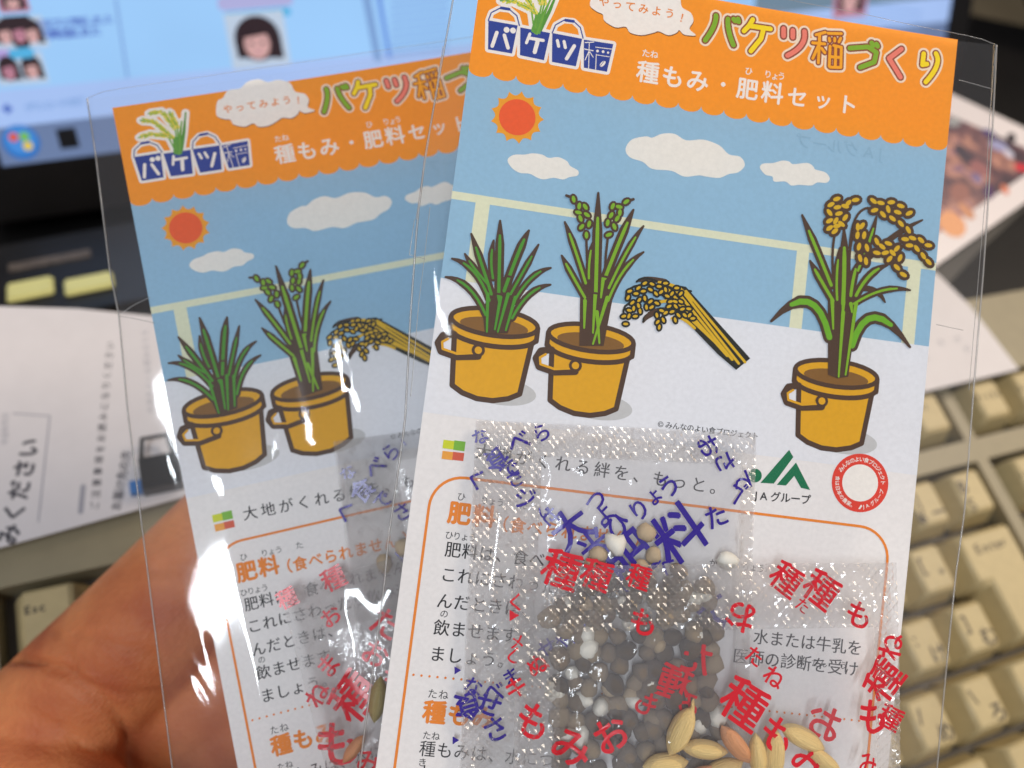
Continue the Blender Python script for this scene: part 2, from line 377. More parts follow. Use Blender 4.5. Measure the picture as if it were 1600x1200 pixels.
# bucket pots
def pot(cx, cy_, name="printed_pot"):
    p = P_(name); e = PX; q = lambda x, y: (cx + x * e, cy_ - y * e)
    ell = lambda x, y, rx, ry, a0=0, a1=360, n=28: [q(x + rx * math.cos(R_(a0 + (a1 - a0) * k / n)), y + ry * math.sin(R_(a0 + (a1 - a0) * k / n))) for k in range(n + 1)]
    p.disc(*q(24, 104), 52 * e, 2, SHADE, 20 * e, 0, 30)
    body = [q(-58, 22)] + [q(-50 + 0, 108)] + ell(0, 108, 50, 16, 180, 0, 14)[::1][1:-1] + [q(50, 108), q(60, 22)]
    body = [q(-58, 22), q(-51, 104), q(-35, 113), q(-12, 119), q(12, 119), q(35, 113), q(51, 104), q(60, 22)]
    p.poly(body, 3, GOLD)
    p.line(body, 8 * e, 4, BROWN, closed=True)
    # lip band
    lip = ell(0, 2, 66, 20, 180, 360)[::1]; band = [q(-66, 2)] + [q(-66, 22)] + [q(66 * math.cos(R_(a)), 18 + 20 * math.sin(R_(a))) for a in range(170, 9, -10)] + [q(66, 22), q(66, 2)]
    p.poly(band, 4, GOLD); p.line(band, 7.5 * e, 5, BROWN)
    p.poly(ell(0, 2, 66, 20)[:-1], 6, GOLD)
    p.poly([q(52 * math.cos(R_(a)), 8 + 13 * math.sin(R_(a))) for a in range(0, 360, 15)], 7, SOIL)
    p.line(ell(0, 2, 66, 20)[:-1], 7 * e, 8, BROWN, closed=True)
    # carrying handle
    hp = [q(-58, 28), q(-74, 32), q(-80, 44), q(-74, 56), q(-50, 61), q(-18, 56)]
    p.line(hp, 10.5 * e, 9, BROWN); hp2 = [q(-60, 40), q(-68, 45), q(-60, 50), q(-20, 47)]
    p.line([q(-66, 36), q(-74, 42), q(-72, 52), q(-50, 56.5), q(-20, 51)], 3.6 * e, 10, GOLD)
    p.disc(*q(-19, 47), 10 * e, 11, BROWN); p.disc(*q(-19, 47), 5.6 * e, 12, GOLD)
def leaf(p, pts, wmax, col, lay, inner=.42, blunt=False, Z=Z7, k=.25):
    q = curve3(*[Z(*a) for a in pts]); n = len(q)
    prof = [min(1, (i / (n - 1)) * 2.4 + .10) for i in range(n)]
    p.line(q, 1, lay, BROWN, taper=[wmax * PX * k * 2 * t + .25 for t in prof])
    if inner: p.line(q[2:], 1, lay + 1, col, taper=[wmax * PX * k * 2 * t * inner * (1 if i < n - 2 else .6) for i, t in enumerate(prof[2:])])
def grains(p, pts, r, Z, lay, col=EAR, k=1.5, ang=None, dark=BROWN):
    angs = [ang if ang is not None else math.atan2(-(pts[min(i + 1, len(pts) - 1)][1] - pts[max(i - 1, 0)][1]), pts[min(i + 1, len(pts) - 1)][0] - pts[max(i - 1, 0)][0]) + random.uniform(-.5, .5) for i in range(len(pts))]
    for i, (x, y) in enumerate(pts):
        a = angs[i]
        p.disc(*Z(x, y), r * k, lay, dark, r * k * .74, a, 12)
    for i, (x, y) in enumerate(pts):
        a = angs[i]
        p.disc(*Z(x, y), r * 1.1, lay + 1, col, r * .58, a, 10)
pot(*A(773, 502)); pot(*A(924, 526)); pot(*Z8(697, 930))
# seedling in the first bucket
p = P_("printed_rice_plant")
p.poly([Z7(*q) for q in ((296, 830), (335, 700), (480, 700), (486, 860), (452, 965), (310, 965))], 13, BROWN)
for l, w_ in (([(65, 615), (205, 680), (315, 850)], 19), ([(105, 500), (240, 580), (338, 760)], 19), ([(185, 470), (245, 560), (330, 660)], 17), ([(365, 385), (350, 500), (360, 620)], 17), ([(722, 555), (600, 620), (490, 770)], 17), ([(720, 660), (590, 720), (480, 870)], 18),
              ([(645, 410), (560, 560), (470, 720)], 17), ([(225, 345), (285, 520), (350, 720)], 21), ([(585, 322), (520, 460), (430, 700)], 24), ([(405, 262), (402, 460), (396, 720)], 23)): leaf(p, l, w_, GREEN, 14)
for a, b in (((328, 720), (322, 955)), ((395, 730), (400, 780)), ((455, 720), (390, 955)), ((500, 740), (440, 945)), ((408, 740), (372, 940))): p.line([Z7(*a), Z7(*b)], .5, 17, GREEN, taper=[.55, .3])
for a, b in (((385, 718), (418, 722)), ((440, 605), (470, 612))): p.line([Z7(*a), Z7(*b)], .35, 18, BROWN)
# heading plant in the second bucket
p = P_("printed_rice_plant")
p.poly([Z7(*q) for q in ((905, 720), (950, 600), (1080, 600), (1112, 730), (1052, 1042), (900, 1042))], 13, BROWN)
for a, b, c in (((945, 380), (948, 480), (958, 640)), ((1078, 375), (1066, 480), (1058, 640))): p.line([Z7(*a), Z7(*b), Z7(*c)], .42, 13, BROWN)
for l, w_ in (([(810, 268), (870, 430), (940, 650)], 20), ([(790, 478), (850, 590), (935, 740)], 20), ([(985, 395), (965, 500), (960, 620)], 16), ([(1303, 455), (1180, 570), (1080, 760)], 18), ([(1303, 292), (1200, 450), (1085, 680)], 18), ([(1240, 190), (1160, 370), (1060, 620)], 25), ([(1020, 85), (1012, 400), (1003, 720)], 27)): leaf(p, l, w_, LIME, 14)
for a, b in (((935, 760), (930, 930)), ((1000, 720), (985, 960)), ((1050, 620), (1035, 740)), ((1075, 740), (985, 1030)), ((1010, 830), (1025, 1025))): p.line([Z7(*a), Z7(*b)], .5, 17, LIME, taper=[.6, .3])
for a, b in (((990, 712), (1022, 716)), ((1044, 606), (1074, 612))): p.line([Z7(*a), Z7(*b)], .35, 18, BROWN)
p.line([Z7(820, 102), Z7(850, 112)], .45, 16, BROWN); p.line([Z7(1240, 124), Z7(1215, 132)], .45, 16, BROWN)
grains(p, [(865, 125), (900, 168), (895, 208), (938, 172), (908, 245), (948, 222), (962, 280), (915, 298), (945, 350)], .52, Z7, 17, LIME, 1.75)
grains(p, [(1195, 140), (1150, 172), (1110, 168), (1155, 208), (1100, 225), (1138, 245), (1078, 272), (1120, 296), (1085, 347)], .52, Z7, 17, LIME, 1.75)
# ripe plant in the third bucket
p = P_("printed_rice_plant")
p.poly([Z8(*q) for q in ((656, 560), (655, 940), (700, 958), (752, 950), (800, 590), (740, 540))], 13, BROWN)
for st in (((690, 268), (680, 360), (682, 470)), ((850, 138), (790, 190), (762, 330)), ((790, 250), (765, 330), (760, 470)), ((890, 340), (820, 400), (790, 500))): p.line(curve3(*[Z8(*q) for q in st]), .42, 13, BROWN)
for l, w_, c_ in (([(535, 172), (600, 330), (672, 510)], 19, LIME), ([(572, 393), (620, 480), (680, 585)], 19, LIME), ([(890, 180), (855, 300), (800, 440)], 14, LIME), ([(940, 415), (860, 460), (790, 560)], 18, LIME), ([(715, 330), (700, 450), (700, 580)], 14, LIME), ([(735, 240), (735, 420), (728, 600)], 24, LIME), ([(800, 400), (780, 470), (765, 560)], 18, LIME), ([(1048, 535), (920, 535), (780, 600)], 14, LIME)): leaf(p, l, w_, c_, 14, Z=Z8, k=.32)
for l in ([(1108, 198), (980, 270), (850, 380)], [(928, 592), (885, 540), (820, 525)]): leaf(p, l, 11, LIME, 14, 0, Z=Z8, k=.32)
for l in ([(385, 682), (560, 590), (662, 760)], [(1045, 808), (880, 665), (770, 800)]): leaf(p, l, 27, ink(110, 176, 34), 14, .55, Z=Z8, k=.32)
for a, b in (((676, 580), (680, 720)), ((728, 640), (705, 950)), ((765, 600), (770, 640)), ((790, 600), (738, 940)), ((730, 590), (725, 660))): p.line([Z8(*a), Z8(*b)], .5, 17, LIME, taper=[.65, .3])
for E_ in ([(700, 95), (672, 122), (665, 160), (703, 135), (740, 130), (755, 115), (790, 100), (665, 200), (695, 200), (710, 165), (740, 185), (690, 250), (722, 215), (665, 235), (700, 225)],
           [(875, 105), (910, 115), (960, 112), (1005, 130), (1045, 165), (880, 150), (920, 170), (965, 190), (1005, 215), (1040, 245), (945, 145), (990, 160)],
           [(820, 225), (798, 270), (830, 270), (805, 325), (843, 330), (810, 380), (838, 395), (800, 230)],
           [(890, 300), (915, 325), (945, 310), (985, 335), (890, 355), (930, 355), (965, 355), (1000, 380), (950, 385), (985, 425), (1015, 460)],
           [(1025, 290), (1060, 285), (1100, 295), (1135, 320), (1045, 320), (1080, 335), (1110, 370), (1135, 400)]): grains(p, E_, .62, Z8, 17, EAR, 1.95)
# cut sheaf of rice
p = P_("printed_rice_sheaf")
sa, sb = [A(1030, 452), A(1042, 450), A(1052, 448), A(1062, 449), A(1072, 455)], [A(1128, 545), A(1136, 556), A(1144, 562), A(1154, 568), A(1164, 566)]
p.poly([A(1028, 456), A(1046, 443), A(1072, 448), A(1172, 560), A(1150, 578), A(1120, 552)], 13, DARK)
for i, (a, b) in enumerate(zip(sa, sb)): p.line([a, b], .42, 14, EAR)
for q in ([(1260, 640), (1340, 622), (1480, 690)], [(1190, 745), (1290, 660), (1600, 700)], [(1180, 860), (1260, 760), (1600, 790)], [(1300, 893), (1370, 830), (1600, 830)], [(1400, 925), (1430, 850), (1590, 800)]):
    p.line(curve3(*[Z7(*a) for a in q]), .35, 13, DARK); 
for a, b, c in (((1400, 645), (1520, 680), (1600, 760)), ((1400, 770), (1500, 770), (1600, 840)), ((1480, 870), (1540, 870), (1620, 930))): p.line(curve3(Z7(*a), Z7(*b), Z7(*c)), .5, 14, EAR)
leaf(p, [(1262, 638), (1330, 625), (1440, 640)], 12, EAR, 13, 0); leaf(p, [(1300, 893), (1360, 835), (1440, 820)], 14, EAR, 13, 0)
grains(p, [(1205, 740), (1215, 700), (1255, 715), (1270, 680), (1300, 700), (1310, 650), (1345, 690), (1355, 655), (1380, 715), (1400, 670), (1412, 705), (1440, 650), (1440, 690), (1450, 730), (1480, 715), (1510, 680), (1535, 715),
           (1178, 857), (1190, 905), (1210, 855), (1213, 820), (1250, 857), (1240, 808), (1232, 772), (1270, 790), (1280, 825), (1275, 755), (1310, 745), (1320, 800), (1352, 800), (1345, 765), (1385, 775), (1500, 765), (1535, 765), (1470, 765),
           (1400, 925), (1390, 893), (1425, 880), (1385, 850), (1415, 822), (1440, 835), (1462, 795), (1480, 828), (1503, 795), (1520, 850), (1545, 812), (1560, 850), (1590, 850), (1585, 810), (1500, 880), (1610, 870)], .38, Z7, 15, EAR, 1.95, None, DARK)
# small copyright line, logos, slogan
p = P_("printed_credit_line"); p.text("©みんなのよい食プロジェクト", A(1034, 663), A(1180, 681), 11.6 * PX, 3, TEXT, .012)
p = P_("printed_green_logo"); JG = ink(0, 112, 72)
p.disc(*ZB(600, 610), 35 / 3.333 * PX, 3, JG, n=28)
p.poly([ZB(*q) for q in ((776, 476), (798, 514), (697, 652), (628, 648))], 3, JG)
p.poly([ZB(*q) for q in ((812, 542), (885, 685), (838, 674), (803, 612), (760, 662), (713, 658))], 3, JG)
p.text("JAグループ", ZB(602, 712), ZB(862, 735), 16.5 * PX, 3, TEXT, .02)
p = P_("printed_red_emblem"); ex, ey = ZB(1143, 648); ER = ink(226, 62, 44)
p.disc(ex, ey, 45 * PX, 3, ER, n=56); p.disc(ex, ey, 28.5 * PX, 4, WHITE, n=44)
p.arc("みんなのよい食プロジェクト", ex, ey, 36.5 * PX, R_(152), R_(8), 8.4 * PX, 4, WHITE, off=.02)
p.arc("食は日本の農業。", ex, ey, 36.5 * PX, R_(176), R_(258), 7.6 * PX, 4, WHITE, True, .02)
p.arc("JAグループ", ex, ey, 36.5 * PX, R_(284), R_(345), 7.6 * PX, 4, WHITE, True, .02)
p.poly([(ex + a * PX, ey + b * PX) for a, b in ((1, -40), (5, -33), (7, -35), (4, -40))], 5, WHITE)
p = P_("printed_color_squares")
for c_, a, b in ((ink(206, 214, 40), (212, 508), (278, 570)), (ink(122, 182, 60), (280, 512), (342, 580)), (ink(238, 162, 60), (206, 577), (271, 636)), (ink(214, 92, 66), (272, 583), (335, 642))):
    (x0, y0), (x1, y1) = ZA(*a), ZA(*b); p.poly([(x0, y1), (x1, y1), (x1, y0), (x0, y0)], 3, c_)
p = P_("printed_slogan"); p.text("大地がくれる絆を、もっと。", A(756, 706), A(1122, 762), 25 * PX, 3, TEXT, .012)
# orange text box
p = P_("printed_text_box")
x0, y1 = A(652, 930)[0], ZA(300, 741)[1]; x1 = A(1385, 880)[0]; r = 5.0
path = [(x0, -CH + 6), (x0, y1 - r)] + [(x0 + r - r * math.cos(R_(a)), y1 - r + r * math.sin(R_(a))) for a in range(10, 90, 10)] + [(x0 + r, y1), (x1 - r, y1)] + [(x1 - r + r * math.sin(R_(a)), y1 - r + r * math.cos(R_(a))) for a in range(10, 90, 10)] + [(x1, y1 - r), (x1, -CH + 6)]
p.line(path, .42, 3, OTEXT)
yd = A(644, 1054)[1]; k = x0 + 1.0
while k < x1 - .6: p.disc(k, yd, .19, 3, OTEXT, n=10); k += 1.22
def row(pr, body, px, py, pitch, em, m, off=0.0):
    x, y = A(px, py)
    for i, ch in enumerate(body):
        if ch != ' ': pr.char(ch, x + i * pitch * PX, y, em * PX, 3, m, off)
p = P_("printed_heading"); row(p, "肥料", 718, 802, 37, 35, OTEXT, .045); row(p, "（食べられません）", 782, 818, 26, 25, OTEXT, .03)
p = P_("printed_ruby"); row(p, "ひ", 721, 776, 13, 13.5, TEXT); row(p, "りょう", 757, 782, 12, 13, TEXT); row(p, "た", 818, 790, 12, 13, TEXT)
p = P_("printed_body_text")
for b, x, y in (("肥料は、食べられません。", 708, 859), ("これにさわったり飲み込", 701, 898), ("んだときは、", 695, 939), ("飲ませます", 690, 981), ("ましょう。", 684, 1022)): row(p, b, x, y, 25.2, 24.5, TEXT, .012)
row(p, "水または牛乳を", 1190, 996, 24.6, 24.5, TEXT, .012); row(p, "医師の診断を受け", 1158, 1026, 24.8, 24.5, TEXT, .012)
for b, x, y in (("ひりょう", 702, 836), ("の", 694, 959)): row(p, b, x, y, 11.5, 13, TEXT)
for b, px, py in (("しん", 1240, 1033), ("だん", 1275, 1036), ("う", 1318, 1040), ("りょう", 1166, 886), ("か", 1115, 880)): row(p, b, px, py, 12, 13, TEXT)
p = P_("printed_heading"); row(p, "種もみ", 679, 1113, 36, 35, OTEXT, .045)
p = P_("printed_ruby"); row(p, "たね", 676, 1084, 16, 15, TEXT)
p = P_("printed_body_text"); row(p, "種もみは、水につけて", 668, 1170, 25.2, 24.5, TEXT, .006); row(p, "たね", 667, 1149, 13, 13, TEXT); row(p, "木の下に土を入れ", 662, 1208, 25.2, 24.5, TEXT); row(p, "き", 660, 1191, 13, 13, TEXT)
# faint print of the reverse side showing through
p = P_("printed_show_through"); FT = ink(141, 181, 206)
for i, ch in enumerate("JAグループ"): p.char(ch, *A(1378 - i * 24, 240 - i * 4), 26 * PX, 3, FT, .01, 0, True)

def card(frame, label_root):
    v = []; f = []; nx, ny = 16, 32
    for s_ in (0, -.18):
        for j in range(ny + 1):
            for i in range(nx + 1):
                x, y = CW * i / nx, -CH * j / ny; v.append((x, y, bend(x, y) + s_))
    N = (nx + 1) * (ny + 1)
    for j in range(ny):
        for i in range(nx):
            a = j * (nx + 1) + i; f.append((a, a + nx + 1, a + nx + 2, a + 1)); f.append((N + a, N + a + 1, N + a + nx + 2, N + a + nx + 1))
    for i in range(nx): f.append((i, i + 1, N + i + 1, N + i)); a = ny * (nx + 1) + i; f.append((a + 1, a, N + a, N + a + 1))
    for j in range(ny):
        a = j * (nx + 1); b = a + nx + 1; f.append((b, a, N + a, N + b)); a += nx; b += nx; f.append((a, b, N + b, N + a))
    return link("insert_card", v, f, [PAPER], label_root, smooth=False)
root1 = empty("seed_kit_packet", F1, "seed kit packet on top, whole orange title showing, with purple and red lettered sachets inside", "seed packet", "clear packets of rice growing kits held in the hand")
root2 = empty("seed_kit_packet", F2, "seed kit packet partly covered, tilted the other way, with glare streaks over its bucket pictures", "seed packet", "clear packets of rice growing kits held in the hand")
card1 = card(F1, root1); card2 = bpy.data.objects.new("insert_card", card1.data); C.objects.link(card2); card2.parent = root2
for p in prints:
    o = p.build(card1, bend, .004)
    o2 = o.copy(); C.objects.link(o2); o2.parent = card2

# ------------------------------------------------------------------ plastic sleeves
def interp(tab, y):
    for (y0, x0), (y1, x1) in zip(tab, tab[1:]):
        if y <= y1: return x0 + (x1 - x0) * (y - y0) / (y1 - y0)
    (y0, x0), (y1, x1) = tab[-2], tab[-1]; return x0 + (x1 - x0) * (y - y0) / (y1 - y0)
def sstep(a, b, x):
    t = max(0, min(1, (x - a) / (b - a))); return t * t * (3 - 2 * t)
def tube(path, r, n=6):
    v, f = [], []
    for i, c in enumerate(path):
        a = Vector(path[max(0, i - 1)]); b = Vector(path[min(len(path) - 1, i + 1)]); t = (b - a).normalized()
        s1 = t.cross(Vector((0, 0, 1))).normalized() if abs(t.z) < .95 else Vector((1, 0, 0)); s2 = t.cross(s1)
        for k in range(n):
            g = 2 * math.pi * k / n; q = Vector(c) + (s1 * math.cos(g) + s2 * math.sin(g)) * (r[i] if isinstance(r, list) else r); v.append(tuple(q))
    for i in range(len(path) - 1):
        for k in range(n): f.append((i * n + k, i * n + (k + 1) % n, (i + 1) * n + (k + 1) % n, (i + 1) * n + k))
    return v, f
def sleeve(frame, root, left, right, ytop, env, ridges, extra, yend=1480, seed=1):
    """left/right: (y, x) tables of where the fold edges run; env: height of the front film; ridges: creases"""
    nx, ny = 150, 220
    (lx0, lyt), (rx0, ryt) = ytop
    P, E = [], []
    for j in range(ny + 1):
        t = j / ny
        yl = lyt + (yend - lyt) * t; yr = ryt + (yend - ryt) * t
        a = frame.at(interp(left, yl), yl); b = frame.at(interp(right, yr), yr)
        for i in range(nx + 1):
            u = i / nx; x, y = a[0] + (b[0] - a[0]) * u, a[1] + (b[1] - a[1]) * u
            e = min(1, min(u, 1 - u) * 16); e = math.sqrt(max(0, e * (2 - e)))
            z = .35 + e * env(x, y)
            for (cx, cy_, sx, sy, ang, amp) in ridges:
                dx, dy = x - cx, y - cy_; ca, sa = math.cos(ang), math.sin(ang)
                p_, q_ = dx * ca + dy * sa, -dx * sa + dy * ca
                if abs(p_) < 3.5 * sx and abs(q_) < 3.5 * sy: z += e * amp * math.exp(-.5 * (p_ / sx) ** 2 - .5 * (q_ / sy) ** 2)
            P.append((x, y, z))
    f = [(j * (nx + 1) + i, (j + 1) * (nx + 1) + i, (j + 1) * (nx + 1) + i + 1, j * (nx + 1) + i + 1) for j in range(ny) for i in range(nx)]
    o = link("front_film", P, f, [FILM1 if frame is F1 else FILM], root, smooth=True)
    B = [(P[j * (nx + 1) + i][0], P[j * (nx + 1) + i][1], -.55 - .35 * math.sin(math.pi * i / nx) + (.9 if i in (0, nx) else 0)) for j in range(0, ny + 1, 10) for i in range(0, nx + 1, 10)]
    n2 = nx // 10 + 1; m2 = ny // 10 + 1
    fb = [(j * n2 + i, j * n2 + i + 1, (j + 1) * n2 + i + 1, (j + 1) * n2 + i) for j in range(m2 - 1) for i in range(n2 - 1)]
    link("back_film", B, fb, [FILM], root, smooth=True)
    for col in (0, nx):
        path = [Vector(P[j * (nx + 1) + col]) for j in range(0, ny + 1, 4)]
        v, f = tube(path, .15); link("fold_edge", v, f, [FILMEDGE], root, smooth=True)
    path = [Vector(P[i]) for i in range(0, nx + 1, 5)]; v, f = tube(path, .05); link("opening_edge", v, f, [FILMEDGE], root, smooth=True)
    for ex in extra:
        v, f = tube([Vector((*frame.at(x, y), z)) for x, y, z in ex], .06, 5); link("film_crease", v, f, [FILMEDGE], root, smooth=True)
def env1(x, y):
    s_ = sstep(-48, -98, y); side = sstep(-6, 14, x) * sstep(92, 76, x)
    return .9 + s_ * side * 7.4 + .12 * math.sin(x * .33 + y * .05) + .10 * math.sin(y * .21 + x * .11)
L1 = [(-100, 721), (0, 708), (240, 665), (347, 652), (500, 641), (660, 633), (840, 607), (900, 602), (955, 595), (1125, 572), (1480, 525)]
Rr1 = [(-100, 1560), (72, 1555), (200, 1549), (330, 1541), (430, 1534), (600, 1520), (800, 1505), (900, 1491), (1060, 1475), (1200, 1462), (1480, 1430)]
r1 = random.Random(8)
W1 = [(r1.uniform(-2, 84), r1.uniform(-130, 0), r1.uniform(.35, .8), r1.uniform(2, 8), R_(r1.uniform(-50, 50)), r1.choice((-1, 1)) * r1.uniform(.03, .07)) for _ in range(22)]
sleeve(F1, root1, L1, Rr1, ((712, -96), (1555, 72)), env1, W1 + [(F1.at(1290, 14)[0], F1.at(1290, 14)[1] + .6, 13, .9, 0.0, .5)],
       [[(1551, 82, .7), (1541, 190, .8), (1535, 300, .9), (1524, 430, .9), (1508, 610, 1.0)], [(1495, 127, .6), (1544, 141, .7)],
        [(648, 345, .9), (640, 400, .9), (664, 406, .9)], [(672, 326, .9), (663, 408, .9), (655, 470, 1), (642, 620, 1)], [(692, 75, .7), (668, 235, .7), (650, 345, .8)], [(1458, 508, .9), (1500, 517, .9)]])
def env2(x, y):
    s_ = sstep(-68, -98, y); side = sstep(6, 24, x) * sstep(92, 80, x)
    return 1.7 + s_ * side * 6.9 + .04 * math.sin(x * .28 + y * .04) + .05 * math.sin(y * .17 + x * .09)
L2 = [(120, 134), (155, 137), (240, 150), (420, 172), (495, 187), (640, 200), (760, 215), (880, 230), (960, 240), (1200, 270), (1480, 310)]
Rr2 = [(-10, 900), (1480, 1180)]
def rid(px, py, L, wd, ang, amp):      # crease centred at a photo pixel: length and width mm, direction in the packet's own frame
    x, y = F2.at(px, py); return (x, y, wd, L, R_(ang), amp)
RIDGES2 = [rid(192, 465, 5, 3.0, 8, .42), rid(365, 705, 16, 3.2, 3, .06), rid(505, 745, 13, 4.0, 2, .50), rid(618, 940, 5, 3.0, -10, .6), rid(570, 1010, 4, 3.2, 20, .5), rid(222, 610, 6, 1.0, 3, .2)]
rr = random.Random(3)
RIDGES2 += [rid(rr.uniform(170, 620), rr.uniform(180, 1180), rr.uniform(2, 7), rr.uniform(.35, .8), rr.uniform(-40, 40), rr.choice((-1, 1)) * rr.uniform(.04, .11)) for _ in range(26)]
RIDGES2 += [rid(rr.uniform(150, 176), rr.uniform(175, 330), rr.uniform(.6, 1.6), rr.uniform(.5, 1.2), rr.uniform(-30, 60), rr.choice((-1, 1)) * rr.uniform(.3, .7)) for _ in range(16)]
sleeve(F2, root2, L2, Rr2, ((137, 155), (905, 40)), env2, RIDGES2, [[(187, 495, .8), (212, 499, .8), (243, 506, .8)], [(190, 492, .8), (212, 478, .9), (236, 466, .8)]])

# ------------------------------------------------------------------ sachets
def pillow(name, W, H, seal, bulge, parent, nx=40, ny=46):
    """seal: (left, top, right) widths in mm. Front film with embossed seals round a pillow."""
    def zf(x, y):
        u = (x - seal[0]) / (W - seal[0] - seal[2]); v = (-y - seal[1]) / (H - seal[1] - 2)
        if u <= 0 or u >= 1 or v <= 0 or v >= 1: return .28 + .12 * math.sin(x * .5 + y * .2)
        return .28 + bulge * (math.sin(math.pi * min(1, max(0, u))) ** .45) * (min(1, v * 2.2) ** .7) * min(1, (1 - v) * 6) + .10 * math.sin(x * .9 + .3 * y)
    def xs(a, b, n): return [a + (b - a) * k / n for k in range(n + 1)]
    def patch(nm, x0, x1, y0, y1, n, m, mat, fn):
        X, Y = xs(x0, x1, n), xs(y0, y1, m); v = [(x, -y, fn(x, -y)) for y in Y for x in X]
        f = [(j * (n + 1) + i, (j + 1) * (n + 1) + i, (j + 1) * (n + 1) + i + 1, j * (n + 1) + i + 1) for j in range(m) for i in range(n)]
        return link(nm, v, f, [mat], parent, smooth=True)
    patch("clear_front", seal[0], W - seal[2], seal[1], H, nx, ny, SACHET, zf)
    patch("clear_back", seal[0], W - seal[2], seal[1], H, 8, 8, SACHET, lambda x, y: 0)
    def emboss(nm, x0, x1, y0, y1, pitch=.56):
        n, m = max(2, int((x1 - x0) / pitch)), max(2, int((y1 - y0) / pitch)); X, Y = xs(x0, x1, n), xs(y0, y1, m); v, f = [], []
        for j, y in enumerate(Y):
            for i, x in enumerate(X):
                h = random.uniform(.10, .34) if (i + j) % 2 == 0 else random.uniform(-.02, .03)
                v.append((x + random.uniform(-.05, .05) * (0 < i < n), -y + random.uniform(-.05, .05) * (0 < j < m), zf(x, -y) + h))
        for j in range(m):
            for i in range(n):
                a, b, c, d = j * (n + 1) + i, (j + 1) * (n + 1) + i, (j + 1) * (n + 1) + i + 1, j * (n + 1) + i + 1
                f += [(a, b, d), (b, c, d)] if (i + j) % 2 else [(a, b, c), (a, c, d)]
        return link(nm, v, f, [SEAL], parent)
    emboss("top_seal", 0, W, 0, seal[1])
    emboss("side_seal", 0, seal[0], seal[1], H)
    if seal[2]: emboss("side_seal", W - seal[2], W, seal[1], H)
    return zf
def letters(frame, parent, glyphs, mat, zf, zguess, pxr, mirror_mat=None, off=.026):
    """glyphs: (char, px, py, em px, degrees clockwise in the picture, back?)"""
    pr = Print("lettering"); backp = Print("back_lettering"); ang0 = math.degrees(math.atan2(frame.R.col[0].y, frame.R.col[0].x))
    for g in glyphs:
        ch, px, py, em, deg = g[:5]; back = len(g) > 5
        x, y = frame.at(px, py, zguess if not back else .3)
        (backp if back else pr).char(ch, x, y, em * pxr, 0, mat, off, R_(-deg - ang0), back)
    for q, fn in ((pr, lambda x, y: zf(x, y) + .20), (backp, lambda x, y: .02)):
        if q.v: q.build(parent, fn, 0, 2.0)

def icosph(n, sub=2):
    bm = bmesh.new(); bmesh.ops.create_icosphere(bm, subdivisions=sub, radius=1); r = random.Random(n)
    ph = [Vector((r.uniform(-1, 1), r.uniform(-1, 1), r.uniform(-1, 1))) * 2.4 for _ in range(5)]
    for v in bm.verts:
        c = v.co.copy(); v.co *= 1 + .085 * sum(math.sin(c.dot(p_) * 1.6 + i) for i, p_ in enumerate(ph)) * .8
    for f in bm.faces: f.smooth = True
    me = bpy.data.meshes.new("pellet"); bm.to_mesh(me); bm.free(); return me
PG = pmat("grey_pellet", srgb(134, 122, 108), .6, .35, 700, bump=.6, bscale=1800)
PT = pmat("tan_pellet", srgb(206, 184, 152), .6, .15, 700, bump=.6, bscale=1800)
PW = pmat("white_pellet", srgb(238, 234, 222), .45, .06, 700, bump=.3, bscale=1500)
PB_ = [pmat("grey_pellet", srgb(*c), .6, .3, 700, bump=.6, bscale=1800) for c in ((148, 132, 114), (112, 102, 92), (170, 152, 128), (128, 114, 98))]
PM = {}
for nm, m in (("g", PG), ("t", PT), ("w", PW)):
    PM[nm] = []
    for k in range(4): me = icosph(k + 10 * len(PM)); me.materials.append(PB_[k] if nm == "g" else m); PM[nm].append(me)
PL = {"g": ("grey-brown fertilizer pellet packed among others in the purple lettered sachet", "grey fertilizer pellets"),
      "t": ("tan fertilizer pellet lying among the grey ones in the purple lettered sachet", "tan fertilizer pellets"),
      "w": ("round white fertilizer pellet showing brighter among the grey ones", "white fertilizer pellets")}
def pellet(frame, px, py, z, r, kind, label=None, group=None):
    o = bpy.data.objects.new("fertilizer_pellet", random.choice(PM[kind])); C.objects.link(o)
    x, y = frame.at(px, py, z)
    M = frame.world() @ Matrix.Translation((x * .001, y * .001, z * .001)) @ Matrix.Rotation(random.uniform(0, 6), 4, Vector((random.random(), random.random(), 1)).normalized())
    o.matrix_world = M @ Matrix.Diagonal((r * .001 * random.uniform(.92, 1.12), r * .001, r * .001 * random.uniform(.85, 1), 1))
    return tag(o, label or PL[kind][0], "pellet", group or PL[kind][1])
